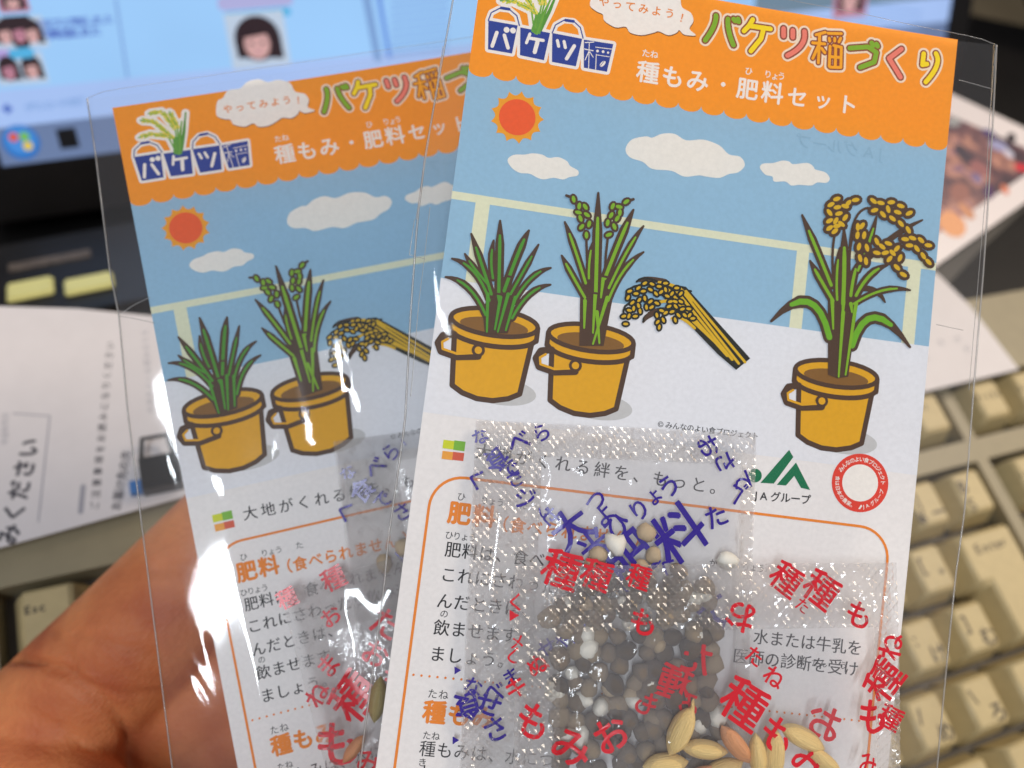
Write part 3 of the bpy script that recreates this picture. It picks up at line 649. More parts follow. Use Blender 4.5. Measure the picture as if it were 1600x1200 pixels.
# --- purple lettered sachet of the front packet
x, y = F1.at(743, 657, 1.0); FS = F1.sub(x, y, 1.0, 4.6)
s1 = empty("fertilizer_sachet", FS, "clear sachet with purple lettering and grey pellets, at the middle of the top packet", "sachet", None)
zf1 = pillow("fertilizer", 44.4, 78, (10.4, 5.0, 2.2), 2.7, s1)
letters(FS, s1, [("な", 751, 682, 26, -25), ("食", 777, 718, 38, 150), ("べ", 812, 690, 36, -25), ("ら", 848, 676, 30, -25), ("く", 745, 750, 34, 18), ("で", 798, 735, 32, -35), ("さ", 806, 748, 30, -30), ("ジ", 822, 780, 34, 6), ("い", 853, 801, 22, -10), ("せ", 862, 808, 30, 45),
                  ("つ", 932, 783, 34, -38), ("よ", 945, 805, 34, -40), ("ひ", 965, 823, 42, -38), ("り", 1000, 797, 34, -38), ("ょ", 1023, 775, 30, -40), ("う", 1048, 760, 36, -38),
                  ("大", 893, 826, 62, -35), ("米", 930, 853, 50, -38), ("肥", 985, 872, 78, -38), ("料", 1062, 834, 84, -34),
                  ("お", 1112, 697, 36, 62), ("さ", 1138, 722, 36, 66), ("で", 1165, 752, 34, 75), ("へ", 1158, 772, 34, 80), ("た", 1122, 808, 38, -20), ("く", 1042, 884, 30, 30),
                  ("な", 740, 1078, 30, 15), ("食", 733, 1108, 46, 165), ("べ", 772, 1085, 34, -5), ("せ", 765, 1105, 40, 20), ("さ", 775, 1145, 40, -25), ("ま", 800, 1062, 28, -30), ("せ", 856, 1013, 30, -30), ("お", 903, 988, 34, -30), ("や", 880, 1000, 26, -30), ("て", 1118, 958, 56, -30), ("へ", 1140, 975, 30, -20), ("▶", 716, 1052, 12, 0), ("▶", 713, 1162, 12, 0)], BLUE, zf1, 2.0, .102)
for i in range(9):
    for j in range(12):
        px = 868 + i * 29 + (j % 2) * 14 + random.uniform(-9, 9); py = 915 + j * 25.5 + random.uniform(-9, 9)
        if j == 0 and i < 2: continue
        pellet(FS, px, py, random.uniform(1.3, 1.7), random.uniform(1.35, 1.8), 'g')
for i in range(24): pellet(FS, random.uniform(870, 1110), random.uniform(930, 1190), 1.95, random.uniform(1.0, 1.5), random.choice('gwtwg'))
for px, py, r, k, lb in ((1010, 832, 1.5, 't', "tan fertilizer pellet highest of all, touching the large purple lettering"), (935, 866, 1.5, 't', "tan fertilizer pellet lying to the white pellet's lower side, beside the dark purple character"), (962, 850, 1.75, 'w', "large white pellet among tan ones just above the red seal"), (1022, 868, 1.3, 't', "tan fertilizer pellet directly under the topmost tan one"), (922, 880, 1.0, 't', "small tan pellet peeping over the red lettered seal"), (1136, 876, 1.6, 'w', "lone white pellet lying apart at the sachet's clear side, above the red seal"), (1000, 890, 1.5, 't', "tan pellet half hidden by the top of the embossed seal"), (1060, 892, 1.4, 'g', "grey pellet half hidden by the top of the embossed seal"),
                     (919, 1013, 1.9, 'w', "oval white pellet among grey ones, just below the embossed seal"), (866, 1080, 2.2, 'w', "largest white pellet, at the grey heap's outer side"), (905, 1150, 1.9, 'w', "white pellet behind red lettering near the picture's bottom"), (1120, 1120, 1.7, 'w', "white pellet beside the upright rice seed"), (840, 1040, 1.3, 'g', "grey pellet apart from the heap, against the embossed side seal"), (952, 1075, 1.2, 't', "small tan pellet in the middle of the grey heap"), (985, 1085, 1.3, 't', "tan pellet next to the small tan one amid the grey heap")): pellet(FS, px, py, min(1.75, r) if k == 'w' else 1.5, min(r, 1.75), k, lb)
# --- red lettered sachet of the front packet
x, y = F1.at(804, 884, 4.1); FR = F1.sub(x, y, 4.1, 7.35 - .4)
s2 = empty("rice_seed_sachet", FR, "clear sachet with red lettering and golden rice seeds, lowest in the top packet", "sachet", None)
zf2 = pillow("seed", 59.6, 60, (6.8, 9.8, 3.9), 3.0, s2)
letters(FR, s2, [("種", 1292, 925, 58, 38), ("種", 1236, 908, 52, 38), ("た", 1262, 950, 24, 38), ("も", 1352, 965, 46, 20), ("種", 1390, 1068, 64, -50), ("ね", 1402, 1015, 44, -75), ("も", 1372, 1125, 60, 5), ("種", 1402, 1128, 40, 30),
                  ("た", 1183, 1028, 30, 38), ("ね", 1212, 1060, 34, 38), ("種", 1163, 1100, 72, 36), ("も", 1214, 1148, 58, 32), ("み", 1262, 1186, 56, 30), ("お", 1165, 968, 52, -165),
                  ("種", 880, 893, 62, 20), ("種", 936, 902, 50, 20), ("も", 1010, 976, 46, 10), ("も", 836, 1134, 58, 30), ("ぬ", 842, 1045, 34, -30), ("み", 895, 1172, 60, 20), ("お", 955, 1150, 56, -28), ("く", 808, 945, 30, 0), ("▶", 806, 966, 18, 0), ("メ", 810, 1008, 24, 0), ("し", 806, 1030, 26, 50), ("キ", 808, 1080, 36, -20), ("種", 1003, 905, 40, 20),
                  ("お", 1290, 1131, 60, 22, 1), ("た", 1090, 1030, 54, 15, 1), ("種", 1055, 1068, 56, 20, 1), ("も", 1010, 1100, 40, 20, 1), ("み", 1075, 1100, 40, 20, 1), ("み", 1360, 1195, 36, 0)], RED, zf2, 2.4, .0975)
def seed_mesh(nm, cols):
    bm = bmesh.new(); bmesh.ops.create_uvsphere(bm, u_segments=20, v_segments=16, radius=1)
    for v in bm.verts:
        x, y, z = v.co
        rr = max(0, 1 - z * z) ** .5; t = (1 - abs(z) ** 2.6)
        k = t / rr if rr > 1e-4 else 0
        a = math.atan2(y, x); groove = 1 - .07 * math.exp(-(((a % (math.pi / 2)) - math.pi / 4) / .22) ** 2)
        v.co = Vector((x * k * 1.9 * groove + .12 * (1 - z * z), y * k * 1.4 * groove, z * 3.75))
    for f in bm.faces: f.smooth = True
    me = bpy.data.meshes.new(nm); bm.to_mesh(me); bm.free(); me.materials.append(cols); return me
def husk(name, c):
    m, nt, o = newmat(name); p = nt.nodes.new('ShaderNodeBsdfPrincipled'); N = nt.nodes.new; L = nt.links.new
    tc = N('ShaderNodeTexCoord'); mp = N('ShaderNodeMapping'); mp.inputs['Scale'].default_value = (2.2, 2.2, .12); L(tc.outputs['Object'], mp.inputs[0])
    n = N('ShaderNodeTexNoise'); n.inputs['Scale'].default_value = 2.5; n.inputs['Detail'].default_value = 6; L(mp.outputs[0], n.inputs['Vector'])
    cr = N('ShaderNodeValToRGB'); cr.color_ramp.elements[0].position = .35; cr.color_ramp.elements[1].position = .7
    cr.color_ramp.elements[0].color = tuple(q * .84 for q in c[:3]) + (1,); cr.color_ramp.elements[1].color = c; L(n.outputs[0], cr.inputs[0]); L(cr.outputs[0], p.inputs['Base Color'])
    b = N('ShaderNodeBump'); b.inputs['Strength'].default_value = .35; b.inputs['Distance'].default_value = .2; L(n.outputs[0], b.inputs['Height']); L(b.outputs[0], p.inputs['Normal'])
    p.inputs['Roughness'].default_value = .5; p.inputs['Subsurface Weight'].default_value = .0; L(p.outputs[0], o.inputs[0]); return m
HUSK = husk("rice_husk", srgb(246, 214, 146)); HUSKP = husk("pink_husk", srgb(236, 168, 120)); HUSKG = husk("green_husk", srgb(176, 158, 92))
SM = {"y": seed_mesh("seed", HUSK), "p": seed_mesh("seed", HUSKP), "g": seed_mesh("seed", HUSKG)}
AW = link("awn_tip_source", *tube([(0, 0, 3.3), (.2, 0, 4.1), (.5, 0, 4.7)], [.5, .3, .1], 6), [HUSK], None, smooth=True, scale=1); AWM = AW.data; bpy.data.objects.remove(AW)
def seed(frame, px, py, z, deg, sc, kind, label, group=None, roll=0, awn=False):
    o = bpy.data.objects.new("rice_seed", SM[kind]); C.objects.link(o); x, y = frame.at(px, py, z)
    ang0 = math.degrees(math.atan2(frame.R.col[0].y, frame.R.col[0].x))
    o.matrix_world = frame.world() @ Matrix.Translation((x * .001, y * .001, z * .001)) @ Matrix.Rotation(R_(deg - ang0), 4, 'Z') @ Matrix.Rotation(R_(90), 4, 'Y') @ Matrix.Rotation(R_(roll), 4, 'Z') @ Matrix.Diagonal((sc * .00094,) * 3 + (1,))
    tag(o, label, "rice seed", group)
    if awn:
        a = bpy.data.objects.new("awn", AWM); C.objects.link(a); a.parent = o
    return o
SG = "rice seeds in the red lettered sachet"
for (px, py, deg, sc, k, lab, aw) in (
    (1064, 1142, 62, 1.12, 'y', "plump golden rice seed standing upright on its end with a forked tip, highest seed", True),
    (1101, 1171, -8, 1.05, 'y', "golden rice seed lying level just under the upright forked one", False),
    (1150, 1163, -52, 1.02, 'p', "pinkish orange rice seed slanting down between two yellow ones", False),
    (1184, 1182, 95, 1.0, 'y', "narrow golden rice seed standing upright beside the pinkish one", False),
    (1209, 1178, 85, 1.1, 'y', "golden rice seed standing behind the red lettering mo", False),
    (1254, 1153, -28, 1.12, 'y', "long golden rice seed slanting down under the red mi lettering", False),
    (1040, 1194, 4, 1.0, 'y', "golden rice seed lying level at the bottom edge beside the grey pellets", False),
    (1288, 1190, -40, .95, 'y', "golden rice seed tucked beneath the long slanting one", False),
    (1128, 1204, 20, 1.0, 'y', "golden rice seed low under the pinkish one", False),
    (1160, 1216, -10, 1.0, 'y', "golden rice seed at the very bottom, beneath the narrow upright one", False),
    (1085, 1222, 40, 1.0, 'p', "pinkish rice seed low at the bottom edge among golden ones", False)):
    seed(FR, px, py, 1.9 if aw else random.uniform(1.5, 2.1), deg, sc, k, lab, SG, random.uniform(-30, 30), aw)
# --- the same two sachets in the rear packet
x, y = F2.at(521, 690, 1.0); FS2 = F2.sub(x, y, 1.0, -4.6)
s3 = empty("fertilizer_sachet", FS2, "clear sachet with purple lettering in the lower packet, half hidden behind the top packet", "sachet", None)
zf3 = pillow("fertilizer", 44.4, 70, (10.4, 5.0, 2.2), 3.0, s3)
letters(FS2, s3, [("な", 542, 738, 24, -40), ("食", 565, 766, 38, -50), ("べ", 586, 730, 34, -45), ("ら", 610, 706, 30, -45), ("く", 538, 800, 34, 20), ("で", 597, 782, 30, -45), ("さ", 628, 800, 30, -30), ("ヽ", 630, 690, 20, 0), ("つ", 660, 770, 30, -30), ("肥", 660, 870, 70, -40)], BLUE, zf3, 2.2, .115)
x, y = F2.at(437, 925, 4.6); FR2 = F2.sub(x, y, 4.6, 3.5)
s4 = empty("rice_seed_sachet", FR2, "clear sachet with red lettering in the lower packet, catching bright glare by the packets' overlap", "sachet", None)
zf4 = pillow("seed", 59.6, 56, (5.6, 9.0, 3.9), 3.0, s4)
letters(FR2, s4, [("種", 520, 905, 40, -25), ("種", 447, 936, 34, -25), ("お", 516, 965, 34, -35), ("ま", 512, 1042, 38, -50), ("ね", 494, 1088, 38, -60), ("種", 552, 1090, 74, -52), ("も", 528, 1165, 76, -5), ("お", 586, 1022, 44, 30), ("た", 602, 975, 50, 30), ("み", 575, 1190, 40, 0), ("も", 620, 1060, 46, 0)], RED, zf4, 1.6, .106)
seed(FR2, 590, 1093, 1.6, 82, 1.1, 'g', "greenish brown rice seed standing in the lower packet beside the top packet's edge", SG)
seed(FR2, 553, 1170, 1.5, 50, .8, 'p', "small reddish brown seed low in the lower packet behind the red lettering", SG)
for px, py in ((630, 855), (655, 900), (668, 860), (640, 930), (600, 880)): pellet(FS2, px, py, 1.5, 1.5, 't', "tan fertilizer pellet in the lower packet's purple lettered sachet", "pellets in the lower packet")

# ------------------------------------------------------------------ keyboard
KT = pmat("key_plastic", srgb(180, 162, 118), .5, .05, 300, bump=.15, bscale=3000)
KB = pmat("keyboard_shell", srgb(138, 128, 102), .5, .05, 200, bump=.2, bscale=3000)
KW = pmat("keyboard_well", srgb(92, 86, 76), .6, .1, 200)
KD = pmat("key_legend", srgb(70, 62, 50), .6, .02)
kroot = empty("computer_keyboard", FK, "beige computer keyboard with grey wells lying under the packets", "keyboard")
U = 19.0
def boxes(name, bs, mat, parent):
    v, f = [], []
    for (x0, x1, y0, y1, z0, z1) in bs:
        b = len(v); v += [(x0, y0, z0), (x1, y0, z0), (x1, y1, z0), (x0, y1, z0), (x0, y0, z1), (x1, y0, z1), (x1, y1, z1), (x0, y1, z1)]
        f += [tuple(b + k for k in q) for q in ((0, 3, 2, 1), (4, 5, 6, 7), (0, 1, 5, 4), (1, 2, 6, 5), (2, 3, 7, 6), (3, 0, 4, 7))]
    return link(name, v, f, [mat], parent)
wells = [(-.1, 15.1, -2.05, -.95), (-.1, 15.1, -.55, 4.6), (15.35, 18.45, -2.05, -.95), (15.35, 18.45, -.55, 1.6), (18.7, 22.8, -.55, 4.6)]
# shell as strips between the wells (top surface 3 mm under the key tops)
X0, X1, Y0, Y1 = -1.2 * U, 24 * U, 3.6 * U, -5.6 * U
bs = []
ys = sorted({-5.6, 1.99 + .06, .95, .55, -4.6, 3.6, -1.6})
cells_x = sorted({-1.2, 24.0, -.1, 15.1, 15.35, 18.45, 18.7, 22.8}); cells_y = sorted({-3.6, 5.6, -2.05, -.95, -.55, 4.6, 1.6})
for a, b in zip(cells_x, cells_x[1:]):
    run = None
    for c, d in zip(cells_y, cells_y[1:]):
        mx, my = (a + b) / 2, (c + d) / 2
        inside = any(w0 < mx < w1 and v0 < my < v1 for w0, w1, v0, v1 in wells)
        if not inside:
            bs.append((a * U, b * U, -d * U, -c * U, -20, -4.0 if my > -2.05 else -2.6))
# merge touching cells visually by slight overlap in a welded mesh
o = boxes("shell", bs, KB, kroot)
boxes("well_floor", [(w0 * U, w1 * U, -v1 * U, -v0 * U, -13.5, -12.5) for w0, w1, v0, v1 in wells], KW, kroot)
def keymesh(wd, L_shape=False):
    bm = bmesh.new(); b = .6; t = 3.4; hw = wd * U / 2 - b; hh = U / 2 - b
    if L_shape:
        base = [(-.75 * U + b, U - b), (.75 * U - b, U - b), (.75 * U - b, -U + b), (-.5 * U + b, -U + b), (-.5 * U + b, 0 + b - .9), (-.75 * U + b, 0 + b - .9)]
        top = [(-.75 * U + b + t, U - b - 1.6), (.75 * U - b - t, U - b - 1.6), (.75 * U - b - t, -U + b + 3), (-.5 * U + b + t, -U + b + 3), (-.5 * U + b + t, 2.2), (-.75 * U + b + t, 2.2)]
    else:
        base = [(-hw, hh), (hw, hh), (hw, -hh), (-hw, -hh)]; top = [(-hw + t, hh - 1.4), (hw - t, hh - 1.4), (hw - t, -hh + 3.2), (-hw + t, -hh + 3.2)]
    vb = [bm.verts.new((x * .001, y * .001, -.010)) for x, y in base]; vt = [bm.verts.new((x * .001, y * .001, 0)) for x, y in top]; n = len(base)
    bm.faces.new(vb); bm.faces.new(vt[::-1])
    for i in range(n): bm.faces.new((vb[i], vt[i], vt[(i + 1) % n], vb[(i + 1) % n])[::-1])
    bmesh.ops.recalc_face_normals(bm, faces=bm.faces)
    bmesh.ops.bevel(bm, geom=[e for e in bm.edges], offset=.0008, segments=2, affect='EDGES')
    for f in bm.faces: f.smooth = f.calc_area() < 2.2e-5
    me = bpy.data.meshes.new("key"); bm.to_mesh(me); bm.free(); me.materials.append(KT); return me
KM = {}
def key(u0, wd, v, legend=None, L=False):
    k = (wd, L)
    if k not in KM: KM[k] = keymesh(wd, L)
    o = bpy.data.objects.new("key", KM[k]); C.objects.link(o); o.parent = kroot
    o.location = ((u0 + wd / 2) * U * .001, -(v + (.5 if L else 0)) * U * .001, random.uniform(-.0003, .0001))
    if legend:
        pr = Print("key_legend")
        for ch, dx, dy, em in legend: pr.char(ch, dx, dy, em, 0, KD, .03)
        pr.build(o, None, .08)
LG = lambda a, b='', c='': [(ch, x, y, 5.8) for ch, x, y in ((a, -3, 3), (b, -3, -3), (c, 2.6, -2.6)) if ch]
row0 = "1234567890-^¥"; 
for i in range(13): key(1 + i, 1, 0, LG("!\"#$%&'()~=~|"[i], row0[i], "ぬふあうえおやゆよわほへー"[i]))
key(0, 1, 0); key(14, 1, 0, LG("B", "S"))
key(0, 1.5, 1)
for i in range(12): key(1.5 + i, 1, 1, LG("QWERTYUIOP@["[i], "", "たていすかんなにらせ゛゜"[i]))
key(13.5, 1.5, 1, [("E", -5, 12, 4), ("n", -2, 12, 4), ("t", 0.6, 12, 4), ("e", 3, 12, 4), ("r", 5.4, 12, 4), ("↵", 3, -12, 6)], True)
key(0, 1.75, 2)
for i in range(12): key(1.75 + i, 1, 2, LG("ASDFGHJKL;:]"[i], "", "ちとしはきくまのりれけむ"[i]))
key(0, 2.25, 3)
for i in range(11): key(2.25 + i, 1, 3, LG("ZXCVBNM,./\\"[i], "", "つさそひこみもねるめろ"[i]))
key(13.25, 1.75, 3, [(c, -6 + 2.8 * i, 2, 3.6) for i, c in enumerate("Shift")])
for a, wd in ((0, 1.5), (1.5, 1), (2.5, 1.5), (4, 3.5), (7.5, 1.25), (8.75, 1.25), (10, 1.25), (11.25, 1.25), (12.5, 1.0), (13.5, 1.5)): key(a, wd, 4)
for i, a in enumerate((0, 2, 3, 4, 5, 6.5, 7.5, 8.5, 9.5, 11, 12, 13, 14)): key(a, 1, -1.5, [(c, -4 + 1.5 * q, 3, 2.8) for q, c in enumerate("Esc" if i == 0 else "F%d" % i)])
for i, lt in enumerate(("PrtSc", "Scroll", "Pause")): key(15.4 + i, 1, -1.5, [(c, -5 + 2.3 * q, 2, 3.0) for q, c in enumerate(lt)])
for i, lt in enumerate(("Insert", "Home", "PgUp", "Delete", "End", "PgDn")): key(15.4 + i % 3, 1, i // 3, [(c, -5 + 2.2 * q, 2, 3.0) for q, c in enumerate(lt)])
for j in range(5):
    for i in range(4): key(18.75 + i, 1, j)

# ------------------------------------------------------------------ papers, photo print
def sheet(name, frame, z, corners, th, mat, label, cat, group=None):
    q = [frame.at(x, y, z) for x, y in corners]; n = len(q)
    v = [(a, b, z) for a, b in q] + [(a, b, z - th) for a, b in q]
    f = [tuple(range(n))[::-1], tuple(range(n, 2 * n))] + [(i, (i + 1) % n, n + (i + 1) % n, n + i) for i in range(n)]
    r = empty(name, frame, label, cat, group)
    o = link("sheet", v, f, [mat], r)
    bm = bmesh.new(); bm.from_mesh(o.data); bmesh.ops.recalc_face_normals(bm, faces=bm.faces); bm.to_mesh(o.data); bm.free()
    return r
PAP = pmat("office_paper", srgb(208, 202, 202), .6, .02, 200)
PAPD = pmat("paper_print", srgb(60, 58, 66), .6, .02); PAPL = pmat("pale_paper_print", srgb(150, 148, 156), .6, .02)
zp = 3.0
pr1 = sheet("document_sheet", FK, zp, [(-160, 474), (120, 482), (520, 520), (520, 712), (-160, 900)], .3, PAP, "white printed document lying over the keyboard's far edge beside the hand", "paper")
pr = Print("printed_text")
g = lambda x, y: FK.at(x, y, zp)
ang = lambda a, b: math.atan2(g(*b)[1] - g(*a)[1], g(*b)[0] - g(*a)[0])
def vtext(body, a, b, em, m, off=0):
    (x0, y0), (x1, y1) = g(*a), g(*b); n = max(1, len(body) - 1); rt_ = math.atan2(y1 - y0, x1 - x0)
    for i, ch in enumerate(body):
        t = i / n; pr.char(ch, x0 + (x1 - x0) * t, y0 + (y1 - y0) * t, em, 0, m, off, rt_)
vtext("みください", (14, 835), (45, 700), 5.2, PAPD, .05)
vtext("ご注意事項をお読みになりください", (148, 790), (172, 540), 2.2, PAPD, .02)
vtext("お届け先の方", (182, 790), (196, 712), 2.6, PAPD, .03)
vtext("内容をよくお読みのうえ", (236, 640), (226, 520), 2.0, PAPL)
vtext("平成年月日", (8, 690), (8, 650), 1.8, PAPL)
pr.line([g(20, 646), g(78, 650), g(60, 815)], .35, 0, PAPL)
pr.line([g(126, 800), g(130, 760)], 1.2, 0, PAPL)
pr.build(pr1, None, zp + .02)
sheet("note_sheet", FK, zp + .6, [(1300, 400), (1462, 425), (1516, 478), (1592, 577), (1440, 613), (1290, 640)], .3, PAP, "blank white sheet corner lying across the keyboard's upper edge", "paper")
prn = Print("printed_text"); gg = lambda x, y: FK.at(x, y, zp + .6)
for x, y in ((1470, 535), (1496, 530), (1510, 545), (1446, 560)): prn.char("内", *gg(x, y), 2.2, 0, PAPL, .03, R_(15))
prn.build(bpy.data.objects["note_sheet"], None, zp + .62)
# binder clip
CL = pmat("black_steel", srgb(26, 26, 26), .35, .1)
cl = empty("binder_clip", FK, "small black clip at the document's corner behind the packet film", "clip")
cx, cy_ = FK.at(252, 742, zp)
boxes("clip_body", [(cx - 4.5, cx + 5, cy_ - 5, cy_ + 3.5, zp + .05, zp + 5)], CL, cl)
v, f = tube([(cx - 4, cy_ + 3, zp + 3), (cx - 3, cy_ + 9, zp + 4), (cx + 3, cy_ + 9, zp + 4), (cx + 4, cy_ + 3, zp + 3)], .7); link("wire_arm", v, f, [CL], cl, smooth=True)
boxes("blue_tab", [(cx - 7.5, cx - 4.6, cy_ - 4.4, cy_ - 1, zp + .05, zp + 2.2)], pmat("blue_plastic", srgb(70, 120, 180), .4), cl)

# ------------------------------------------------------------------ desk plane (z = 0 world), wall
def worldbox(name, mn, mx, mat, label=None, cat=None, kind=None):
    bs_ = (mn[0], mx[0], mn[1], mx[1], mn[2], mx[2]); o = boxes(name, [tuple(c * 1000 for c in bs_)], mat, None)
    return tag(o, label, cat, None, kind)
DESK = pmat("desk_laminate", srgb(150, 132, 104), .45, .12, 20, bump=.1)
worldbox("desk", (-1.1, -.5, -.03), (1.4, 1.0, 0), DESK, "pale brown desk top under the keyboard and monitor", "desk")
WALL = pmat("dark_wall", srgb(46, 38, 30), .8, .5, 7)
worldbox("wall", (-3, 1.6, -.8), (3, 1.65, 1.6), WALL, None, None, "structure")
worldbox("cabinet", (.30, .56, .0), (1.1, 1.1, .55), pmat("dark_cabinet", srgb(40, 34, 28), .5, .6, 9), "dark brown cabinet standing beyond the monitor", "cabinet")
worldbox("floor", (-3, -2, -.82), (3, 1.6, -.80), pmat("floor_lino", srgb(96, 84, 70), .7, .2, 8), None, None, "structure")

# ------------------------------------------------------------------ monitor
mu = Vector((-.05, .89, .45)).normalized(); mh = Vector((1, .254, -.39)); mh = (mh - mu * mh.dot(mu)).normalized(); mn_ = mh.cross(mu)
FM = Frame(Matrix((mh, mu, mn_)).transposed(), camray(65, 200, 320))
GB = pmat("glossy_black_bezel", srgb(14, 12, 12), .3, .3, 30, spec=.25); SB = pmat("matte_black", srgb(22, 20, 20), .5, .3, 60)
def emis(name, r, g_, b, k=1.0):
    m, nt, o = newmat(name); N = nt.nodes.new
    e = N('ShaderNodeEmission'); c, n, tc = noise_col(nt, srgb(r, g_, b), .05, 14, 2); nt.links.new(c, e.inputs[0]); e.inputs[1].default_value = k * 1.14
    gl = N('ShaderNodeBsdfGlossy'); gl.inputs['Roughness'].default_value = .35; gl.inputs[0].default_value = (.03, .03, .03, 1); ad = N('ShaderNodeAddShader')
    nt.links.new(e.outputs[0], ad.inputs[0]); nt.links.new(gl.outputs[0], ad.inputs[1]); nt.links.new(ad.outputs[0], o.inputs[0]); return m
mroot = empty("computer_monitor", FM, "black framed computer monitor behind the packets, showing a pale blue web page", "monitor")
bl = FM.at(2, 252); br_ = FM.at(1474, 95); sx0 = bl[0]; sx1 = FM.at(1480, 40)[0]; sy0 = FM.at(90, 249)[1]; sy1 = sy0 + (sx1 - sx0) * .58
bz = 15; bb = 20
boxes("bezel", [(sx0 - bz, sx1 + bz, sy0 - bb, sy0, -22, 1.5), (sx0 - bz, sx1 + bz, sy1, sy1 + bz, -22, 1.5), (sx0 - bz, sx0, sy0, sy1, -22, 1.5), (sx1, sx1 + bz, sy0, sy1, -22, 1.5), (sx0 - bz, sx1 + bz, sy0 - bb, sy1 + bz, -40, -22.1)], GB, mroot)
boxes("screen", [(sx0, sx1, sy0, sy1, -8, 0)], emis("page_blue", 158, 205, 252), mroot)
boxes("stand_neck", [((sx0 + sx1) / 2 - 30, (sx0 + sx1) / 2 + 30, sy0 - 30, sy0 + 60, -60, -41)], SB, mroot)
sc_ = Print("screen_page"); s4_ = lambda x, y: FM.at(x, y)
def rct(a, b, c, d, m, lay): sc_.poly([s4_(*a), s4_(*b), s4_(*c), s4_(*d)], lay, m)
yt = s4_(90, 190)[1]; yb1 = s4_(60, 136)[1]
sc_.poly([(sx0, sy0), (sx1, sy0), (sx1, yt), (sx0, yt)], 1, emis("task_bar", 112, 132, 172, .9))
sc_.poly([(sx0, yt), (sx1, yt), (sx1, yb1), (sx0, yb1)], 1, emis("status_bar", 168, 196, 246))
cxr, cyr = s4_(33, 222)
sc_.disc(cxr, cyr, 6.2, 2, emis("orb_blue", 40, 110, 190), n=24); sc_.disc(cxr, cyr + .6, 5, 3, emis("orb_light", 70, 140, 215), n=24)
for dx, dy, c3 in ((-2, 2, (220, 90, 60)), (1.6, 1.8, (120, 190, 70)), (-2, -1.6, (70, 140, 220)), (1.8, -1.6, (230, 200, 60))): sc_.disc(cxr + dx, cyr + dy, 1.6, 4, emis("orb_pane_%d" % c3[0], *c3))
x_, y_ = s4_(106, 216); sc_.poly([(x_ - 3.3, y_ - 3.6), (x_ + 3.3, y_ - 3.6), (x_ + 3.3, y_ + 3.6), (x_ - 3.3, y_ + 3.6)], 2, emis("task_icon", 14, 14, 18)); 
INK2 = emis("page_ink", 90, 120, 200); INK3 = emis("page_pale_ink", 128, 165, 220); DK = emis("dark_photo", 40, 32, 40)
def ltext(body, a, b, em, m, off=.0, lay=3):
    sc_.text(body, s4_(*a), s4_(*b), em, lay, m, off)
ltext("日記ブログ更新しました", (66, 38), (170, 30), 3.2, INK2, .03); ltext("写真を追加しました", (75, 54), (150, 48), 3.6, INK2, .04)
ltext("◆", (11, 170), (12, 170), 4, INK2); ltext("ダウンロードの完了", (45, 168), (128, 158), 3.3, INK3, .02)
sc_.line([s4_(181, 0), s4_(199, 120)], .9, 2, INK3); sc_.line([s4_(572, -5), s4_(590, 90)], 3.2, 2, emis("scroll_bar", 124, 160, 212)); sc_.line([s4_(592, -5), s4_(608, 88)], 2.0, 2, emis("scroll_bar_blue", 108, 150, 226))
for i in range(8):
    y0 = -2 + i * 11.5; sc_.line([s4_(612, y0 + 8), s4_(700, y0 - 2)], .9, 2, INK3)
for i in range(5): sc_.line([s4_(1340, 6 + i * 14), s4_(1440, 20 + i * 14)], .8, 2, INK3)
# viewing-angle dimming of the screen's right side, painted as a greyer column
sc_.poly([(s4_(1180, 0)[0], yb1), (sx1, yb1), (sx1, sy1), (s4_(1180, 0)[0], sy1)], 1, emis("page_angle_dim", 112, 136, 156))
def portrait(cx, cy, hw, hh, bgc, skin, hair, seed_):
    """a blurry thumbnail of a dark haired portrait, generic"""
    (x, y) = s4_(cx, cy); hw *= .865; hh *= .865
    sc_.poly([(x - hw, y - hh), (x + hw, y - hh), (x + hw, y + hh), (x - hw, y + hh)], 3, bgc)
    sc_.disc(x, y + hh * .05, hw * .78, 4, hair, hh * .82, 0, 18); sc_.poly([(x - hw * .76, y - hh * .6), (x + hw * .8, y - hh * .75), (x + hw * .78, y + hh * .1), (x - hw * .78, y + hh * .1)], 4, hair); sc_.disc(x - hw * .05, y - hh * .15, hw * .44, 5, skin, hh * .56, 0, 16); [sc_.disc(x + hw * dx, y - hh * .12, hw * .085, 6, hair, hh * .05, 0, 8) for dx in (-.24, .14)]; sc_.disc(x - hw * .05, y - hh * .45, hw * .1, 6, EM['pink'], hh * .04, 0, 8); sc_.poly([(x - hw * .45, y + hh * .1), (x + hw * .4, y + hh * .2), (x + hw * .3, y + hh * .45), (x - hw * .3, y + hh * .45)], 6, hair)
    sc_.poly([(x - hw * .6, y - hh), (x + hw * .6, y - hh), (x + hw * .25, y - hh * .55), (x - hw * .25, y - hh * .55)], 4, bgc)
EM = {k: emis("thumb_" + k, *c) for k, c in {'white': (190, 206, 226), 'skin': (214, 168, 166), 'hair': (48, 34, 40), 'pink': (190, 130, 150), 'lav': (176, 176, 222), 'cyan': (84, 178, 226), 'lil': (178, 160, 220)}.items()}
portrait(403, 62, 13, 11.6, EM['white'], EM['skin'], EM['hair'], 1)
sc_.line([s4_(356, 26), s4_(448, 18)], 3.2, 3, EM['cyan']); sc_.line([s4_(350, 6), s4_(448, -2)], 5, 3, EM['lav'])
for cx, cy, c in ((8, 52, 'skin'), (30, 50, 'pink'), (50, 50, 'skin'), (14, 108, 'pink'), (50, 106, 'skin')): portrait(cx, cy, 5.0, 6.0, EM['hair'] if cx == 30 else EM['white'], EM[c], EM['hair'], 2)
sc_.line([s4_(0, 86), s4_(20, 84)], 3.6, 4, EM['lil']); sc_.line([s4_(22, 84), s4_(45, 82)], 3.6, 4, EM['cyan'])
portrait(20, 2, 5.5, 4, EM['pink'], EM['skin'], DK, 3)
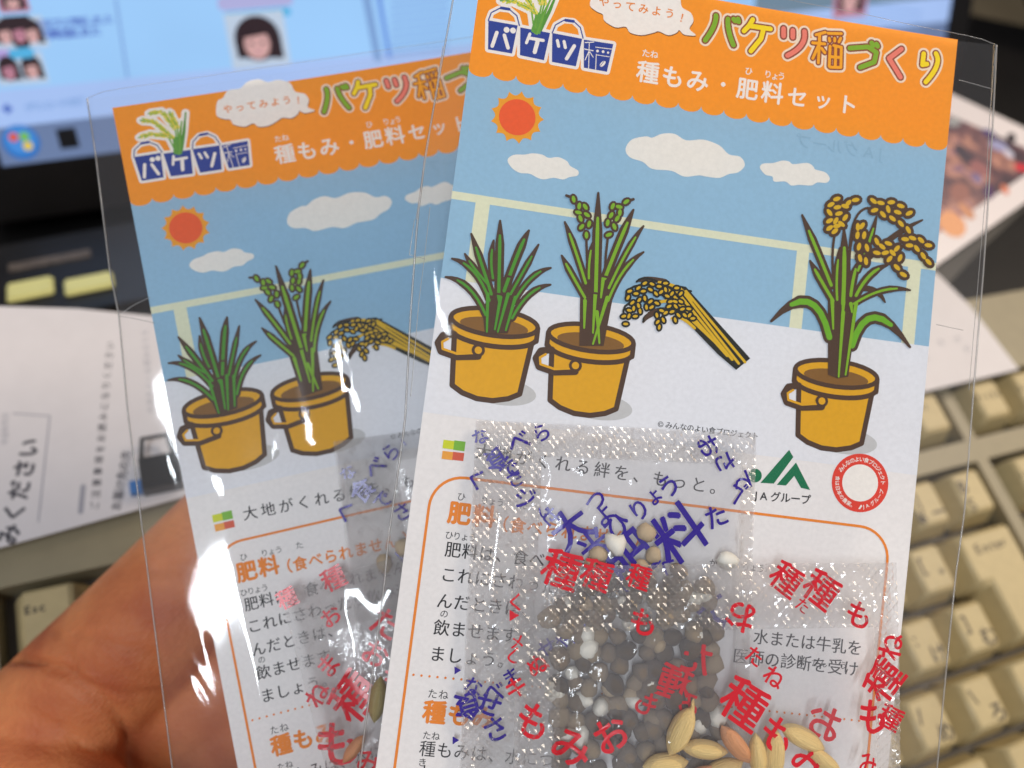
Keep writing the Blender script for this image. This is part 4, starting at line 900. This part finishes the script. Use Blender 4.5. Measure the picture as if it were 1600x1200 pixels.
portrait(1330, -4, 13, 11, EM['pink'], EM['skin'], DK, 4)
sc_.build(mroot, None, .05)

# black hub in front of the monitor at the left, with grey strip and two cream buttons
n_h = Vector((.0, .80, .60)).normalized(); hh_ = mh - n_h * mh.dot(n_h); hh_.normalize()
FH = Frame(Matrix((hh_, n_h.cross(hh_), n_h)).transposed(), camray(90, 455, 285))
hub = empty("desk_hub", FH, "low black desktop box with a grey strip and two cream buttons, before the monitor", "desk box")
a = FH.at(0, 500); b = FH.at(0, 395); c = FH.at(330, 430)
boxes("casing", [(FH.at(-200, 440)[0], FH.at(520, 440)[0], FH.at(60, 500)[1], FH.at(60, 374)[1], -20, 0)], SB, hub)
for (x0, x1, y0, y1) in ((12, 84, 476, 436), (103, 176, 466, 429)):
    q0, q1 = FH.at(x0, y0), FH.at(x1, y1)
    bmx = bmesh.new(); bmesh.ops.create_cube(bmx, size=1)
    for v_ in bmx.verts: v_.co = Vector(((q0[0] + q1[0]) / 2 + v_.co.x * (q1[0] - q0[0]), (q0[1] + q1[1]) / 2 + v_.co.y * (q1[1] - q0[1]), .8 + v_.co.z * 2)) * .001
    bmesh.ops.bevel(bmx, geom=bmx.edges[:], offset=.0007, segments=2, affect='EDGES'); me = bpy.data.meshes.new("button"); bmx.to_mesh(me); bmx.free(); me.materials.append(pmat("cream_button", srgb(214, 208, 138), .5)); o = bpy.data.objects.new("button", me); C.objects.link(o); o.parent = hub
q0, q1 = FH.at(14, 426), FH.at(140, 385); q2, q3 = FH.at(142, 400), FH.at(175, 378)
boxes("grey_strip", [(q0[0], q1[0], q0[1], q0[1] + (q1[1] - q0[1]) * .62, .05, .6)], pmat("grey_label", srgb(92, 82, 74), .5, .3, 400), hub)

# monitor stand foot at the right, photo print
FD = Frame(FK.R, FK.T - FK.R @ Vector((0, 0, 2)))
ft = sheet("monitor_stand_foot", FK, 1.0, [(1640, 250), (1640, 300), (1600, 328), (1530, 392), (1480, 446), (1400, 470), (1340, 300), (1500, 200)], 14, SB, "matte black stand foot behind the keyboard, under the photo print", "stand foot")
FP = FK
PB = pmat("photo_white_border", srgb(224, 214, 212), .3, .02)
zz = 9.0
ph = sheet("photo_print", FK, zz, [(1700, 246), (1445, 428), (1310, 380), (1330, 92), (1486, 146)], .6, PB, "glossy colour photo print with white border, corner pointing away from the packets", "photo")
pp = Print("picture"); gp = lambda x, y: FK.at(x, y, zz)
MOS, nt_, o_ = newmat("crowd_photo"); pn = nt_.nodes.new('ShaderNodeBsdfPrincipled'); tc_ = nt_.nodes.new('ShaderNodeTexCoord'); nn = nt_.nodes.new('ShaderNodeTexNoise'); nn.inputs['Scale'].default_value = 75; nn.inputs['Detail'].default_value = 3
cr_ = nt_.nodes.new('ShaderNodeValToRGB'); el = cr_.color_ramp.elements; el[0].position = .3; el[0].color = srgb(40, 28, 40); el[1].position = .75; el[1].color = srgb(214, 196, 200)
for ps, c3 in ((.42, (66, 44, 60)), (.5, (120, 78, 80)), (.57, (196, 140, 118)), (.62, (90, 62, 110)), (.68, (160, 150, 190))): e_ = el.new(ps); e_.color = srgb(*c3)
nt_.links.new(tc_.outputs['Object'], nn.inputs['Vector']); nt_.links.new(nn.outputs[0], cr_.inputs[0]); nt_.links.new(cr_.outputs[0], pn.inputs['Base Color']); pn.inputs['Roughness'].default_value = .35; nt_.links.new(pn.outputs[0], o_.inputs[0])
pp.poly([gp(*q) for q in ((1640, 248), (1455, 372), (1330, 360), (1340, 120), (1485, 180))], 1, MOS)
for x, y, r, ry, c in ((1596, 262, 3.4, 2.0, (206, 34, 52)), (1560, 228, 4.2, 3, (150, 150, 186)), (1576, 240, 2.5, 2, (196, 196, 214)), (1530, 262, 5, 4, (148, 92, 92)), (1500, 300, 6, 4, (150, 100, 90)), (1488, 350, 6.5, 5.5, (226, 160, 112)), (1510, 330, 4, 3, (200, 140, 104)), (1545, 300, 4, 2, (70, 40, 92)), (1570, 296, 2.6, 1.8, (206, 120, 90)), (1490, 190, 4, 2.4, (150, 150, 150)), (1545, 208, 3, 2, (56, 40, 110)), (1505, 240, 5, 3.5, (60, 46, 60)), (1580, 215, 3, 2, (30, 24, 40)), (1450, 300, 8, 6, (120, 84, 84))):
    pp.disc(*gp(x, y), r, 2, ink(*c), ry, random.uniform(0, 3), 16)
pp.build(ph, None, zz + .03)

worldbox("monitor_base_plate", (-.42, .20, 0), (.34, .60, .006), SB, "wide matte black base plate under the monitor, behind the cream buttoned box", "monitor base")

# ------------------------------------------------------------------ the hand
def hand():
    def J(px, py, d): return camray(px, py, d)
    chains = [
        [(J(-900, 2050, 250), 30), (J(-420, 1640, 215), 28), (J(-150, 1440, 200), 27)],                                   # forearm, wrist
        [(J(-150, 1440, 200), 26), (J(60, 1150, 186), 16), (J(220, 990, 182), 14.5), (J(372, 815, 184), 12.0)],              # index metacarpal
        [(J(372, 815, 184), 12), (J(520, 760, 196), 9.5), (J(690, 700, 192), 8.5), (J(800, 720, 178), 7.5)],               # index finger
        [(J(-120, 1470, 203), 26), (J(180, 1170, 198), 17), (J(480, 960, 194), 13)],
        [(J(480, 960, 194), 12.5), (J(640, 850, 202), 10), (J(830, 800, 196), 9), (J(950, 830, 180), 8)],
        [(J(-100, 1500, 205), 25), (J(220, 1270, 200), 17), (J(520, 1100, 194), 12.5)],
        [(J(520, 1100, 194), 12), (J(690, 1010, 200), 9.5), (J(870, 960, 194), 8.5), (J(980, 980, 178), 7.5)],
        [(J(-60, 1540, 205), 24), (J(240, 1370, 198), 16), (J(500, 1230, 190), 11.5)],
        [(J(500, 1230, 190), 11), (J(650, 1160, 192), 8.5), (J(800, 1120, 186), 7.5), (J(880, 1130, 174), 6.8)],
        [(J(-150, 1440, 198), 24), (J(-60, 1290, 178), 23.5), (J(60, 1300, 170), 18), (J(200, 1400, 150), 12.5)],             # thenar
        [(J(200, 1400, 150), 12.5), (J(360, 1420, 134), 10.5), (J(520, 1390, 126), 8.5)],                                   # thumb
    ]
    bm = bmesh.new()
    for ch in chains:
        pts = []
        for (a, ra), (b, rb) in zip(ch, ch[1:]):
            n = max(3, int((b - a).length / (min(ra, rb) * .35)))
            pts += [(a.lerp(b, i / n), ra + (rb - ra) * i / n) for i in range(n)]
        pts.append(ch[-1])
        for c_, r_ in pts:
            bmesh.ops.create_icosphere(bm, subdivisions=3, radius=r_ * .001, matrix=Matrix.Translation(c_ * .001))
    # nails
    me = bpy.data.meshes.new("person_hand"); bm.to_mesh(me); bm.free()
    o = bpy.data.objects.new("hand", me); C.objects.link(o)
    md = o.modifiers.new("r", 'REMESH'); md.mode = 'VOXEL'; md.voxel_size = .001
    s_ = o.modifiers.new("s", 'SMOOTH'); s_.factor = .6; s_.iterations = 18
    dg = bpy.context.evaluated_depsgraph_get(); me2 = bpy.data.meshes.new_from_object(o.evaluated_get(dg)); o.modifiers.clear(); o.data = me2
    # creases pressed into the palm: polylines seen in the photograph, as points on the skin
    cre = [([(-40, 1010), (40, 1030), (95, 1048), (140, 1080), (178, 1112), (200, 1150), (212, 1230)], 1.3, 1.6),
           ([(-30, 1020), (60, 1036), (110, 1056)], .8, .9), ([(-20, 1098), (40, 1112), (100, 1140), (150, 1180)], .9, .5),
           ([(85, 985), (100, 1010), (118, 1045)], .8, .7), ([(120, 990), (190, 1010), (260, 1030), (330, 1040)], .8, .5), ([(140, 1075), (200, 1085), (270, 1080)], .8, .5), ([(240, 890), (290, 885), (330, 905)], 1.1, .9), ([(0, 1150), (60, 1160), (120, 1200)], .8, .2), ([(150, 1050), (230, 1060), (310, 1065)], .6, .15)]
    import numpy as np
    n = len(me2.vertices); co = np.empty(n * 3); me2.vertices.foreach_get('co', co); co = co.reshape(-1, 3)
    no = np.empty(n * 3); me2.vertices.foreach_get('normal', no); no = no.reshape(-1, 3)
    px = 800 + FPX * co[:, 0] / -co[:, 2]; py = 600 - FPX * co[:, 1] / -co[:, 2]; facing = no[:, 2] > .1
    disp = np.zeros(n)
    for pl, wd, dp in cre:
        best = np.full(n, 1e9)
        for (x0, y0), (x1, y1) in zip(pl, pl[1:]):
            L = (x1 - x0) ** 2 + (y1 - y0) ** 2; t = np.clip(((px - x0) * (x1 - x0) + (py - y0) * (y1 - y0)) / L, 0, 1)
            best = np.minimum(best, np.hypot(px - x0 - t * (x1 - x0), py - y0 - t * (y1 - y0)))
        disp -= dp * np.exp(-(best / 7.4 / wd) ** 2) * facing
    co += no * (disp * .001)[:, None]; me2.vertices.foreach_set('co', co.ravel()); me2.update()
    me2.polygons.foreach_set('use_smooth', [True] * len(me2.polygons))
    # skin
    m, nt, out = newmat("palm_skin"); N = nt.nodes.new; L = nt.links.new
    p = N('ShaderNodeBsdfPrincipled'); tc = N('ShaderNodeTexCoord')
    n1 = N('ShaderNodeTexNoise'); n1.inputs['Scale'].default_value = 60; n1.inputs['Detail'].default_value = 5; L(tc.outputs['Object'], n1.inputs['Vector'])
    cr = N('ShaderNodeValToRGB'); cr.color_ramp.elements[0].position = .3; cr.color_ramp.elements[1].position = .72
    cr.color_ramp.elements[0].color = srgb(180, 96, 60); cr.color_ramp.elements[1].color = srgb(228, 146, 92); L(n1.outputs[0], cr.inputs[0]); L(cr.outputs[0], p.inputs['Base Color'])
    wv = N('ShaderNodeTexWave'); wv.inputs['Scale'].default_value = 420; wv.inputs['Distortion'].default_value = 5; wv.inputs['Detail'].default_value = 2; wv.inputs['Detail Scale'].default_value = .3
    mp = N('ShaderNodeMapping'); mp.inputs['Rotation'].default_value = (0, 0, R_(40)); L(tc.outputs['Object'], mp.inputs[0]); L(mp.outputs[0], wv.inputs['Vector'])
    vo = N('ShaderNodeTexVoronoi'); vo.inputs['Scale'].default_value = 900; L(tc.outputs['Object'], vo.inputs['Vector'])
    ad = N('ShaderNodeMath'); ad.operation = 'MULTIPLY_ADD'; ad.inputs[1].default_value = .18; L(wv.outputs[1], ad.inputs[0]); L(vo.outputs[0], ad.inputs[2])
    b = N('ShaderNodeBump'); b.inputs['Strength'].default_value = .7; b.inputs['Distance'].default_value = .00022; L(ad.outputs[0], b.inputs['Height']); L(b.outputs[0], p.inputs['Normal'])
    p.inputs['Roughness'].default_value = .6; p.inputs['Specular IOR Level'].default_value = .35; p.inputs['Subsurface Weight'].default_value = .2; p.inputs['Subsurface Radius'].default_value = (.004, .0014, .0007); p.inputs['Subsurface Scale'].default_value = 1
    L(p.outputs[0], out.inputs[0]); me2.materials.clear(); me2.materials.append(m)
    o.name = "person"; o.matrix_world = CAM
    tag(o, "person's bare hand, palm up with deep creases, gripping the packets from behind", "person")
    return o
hand()
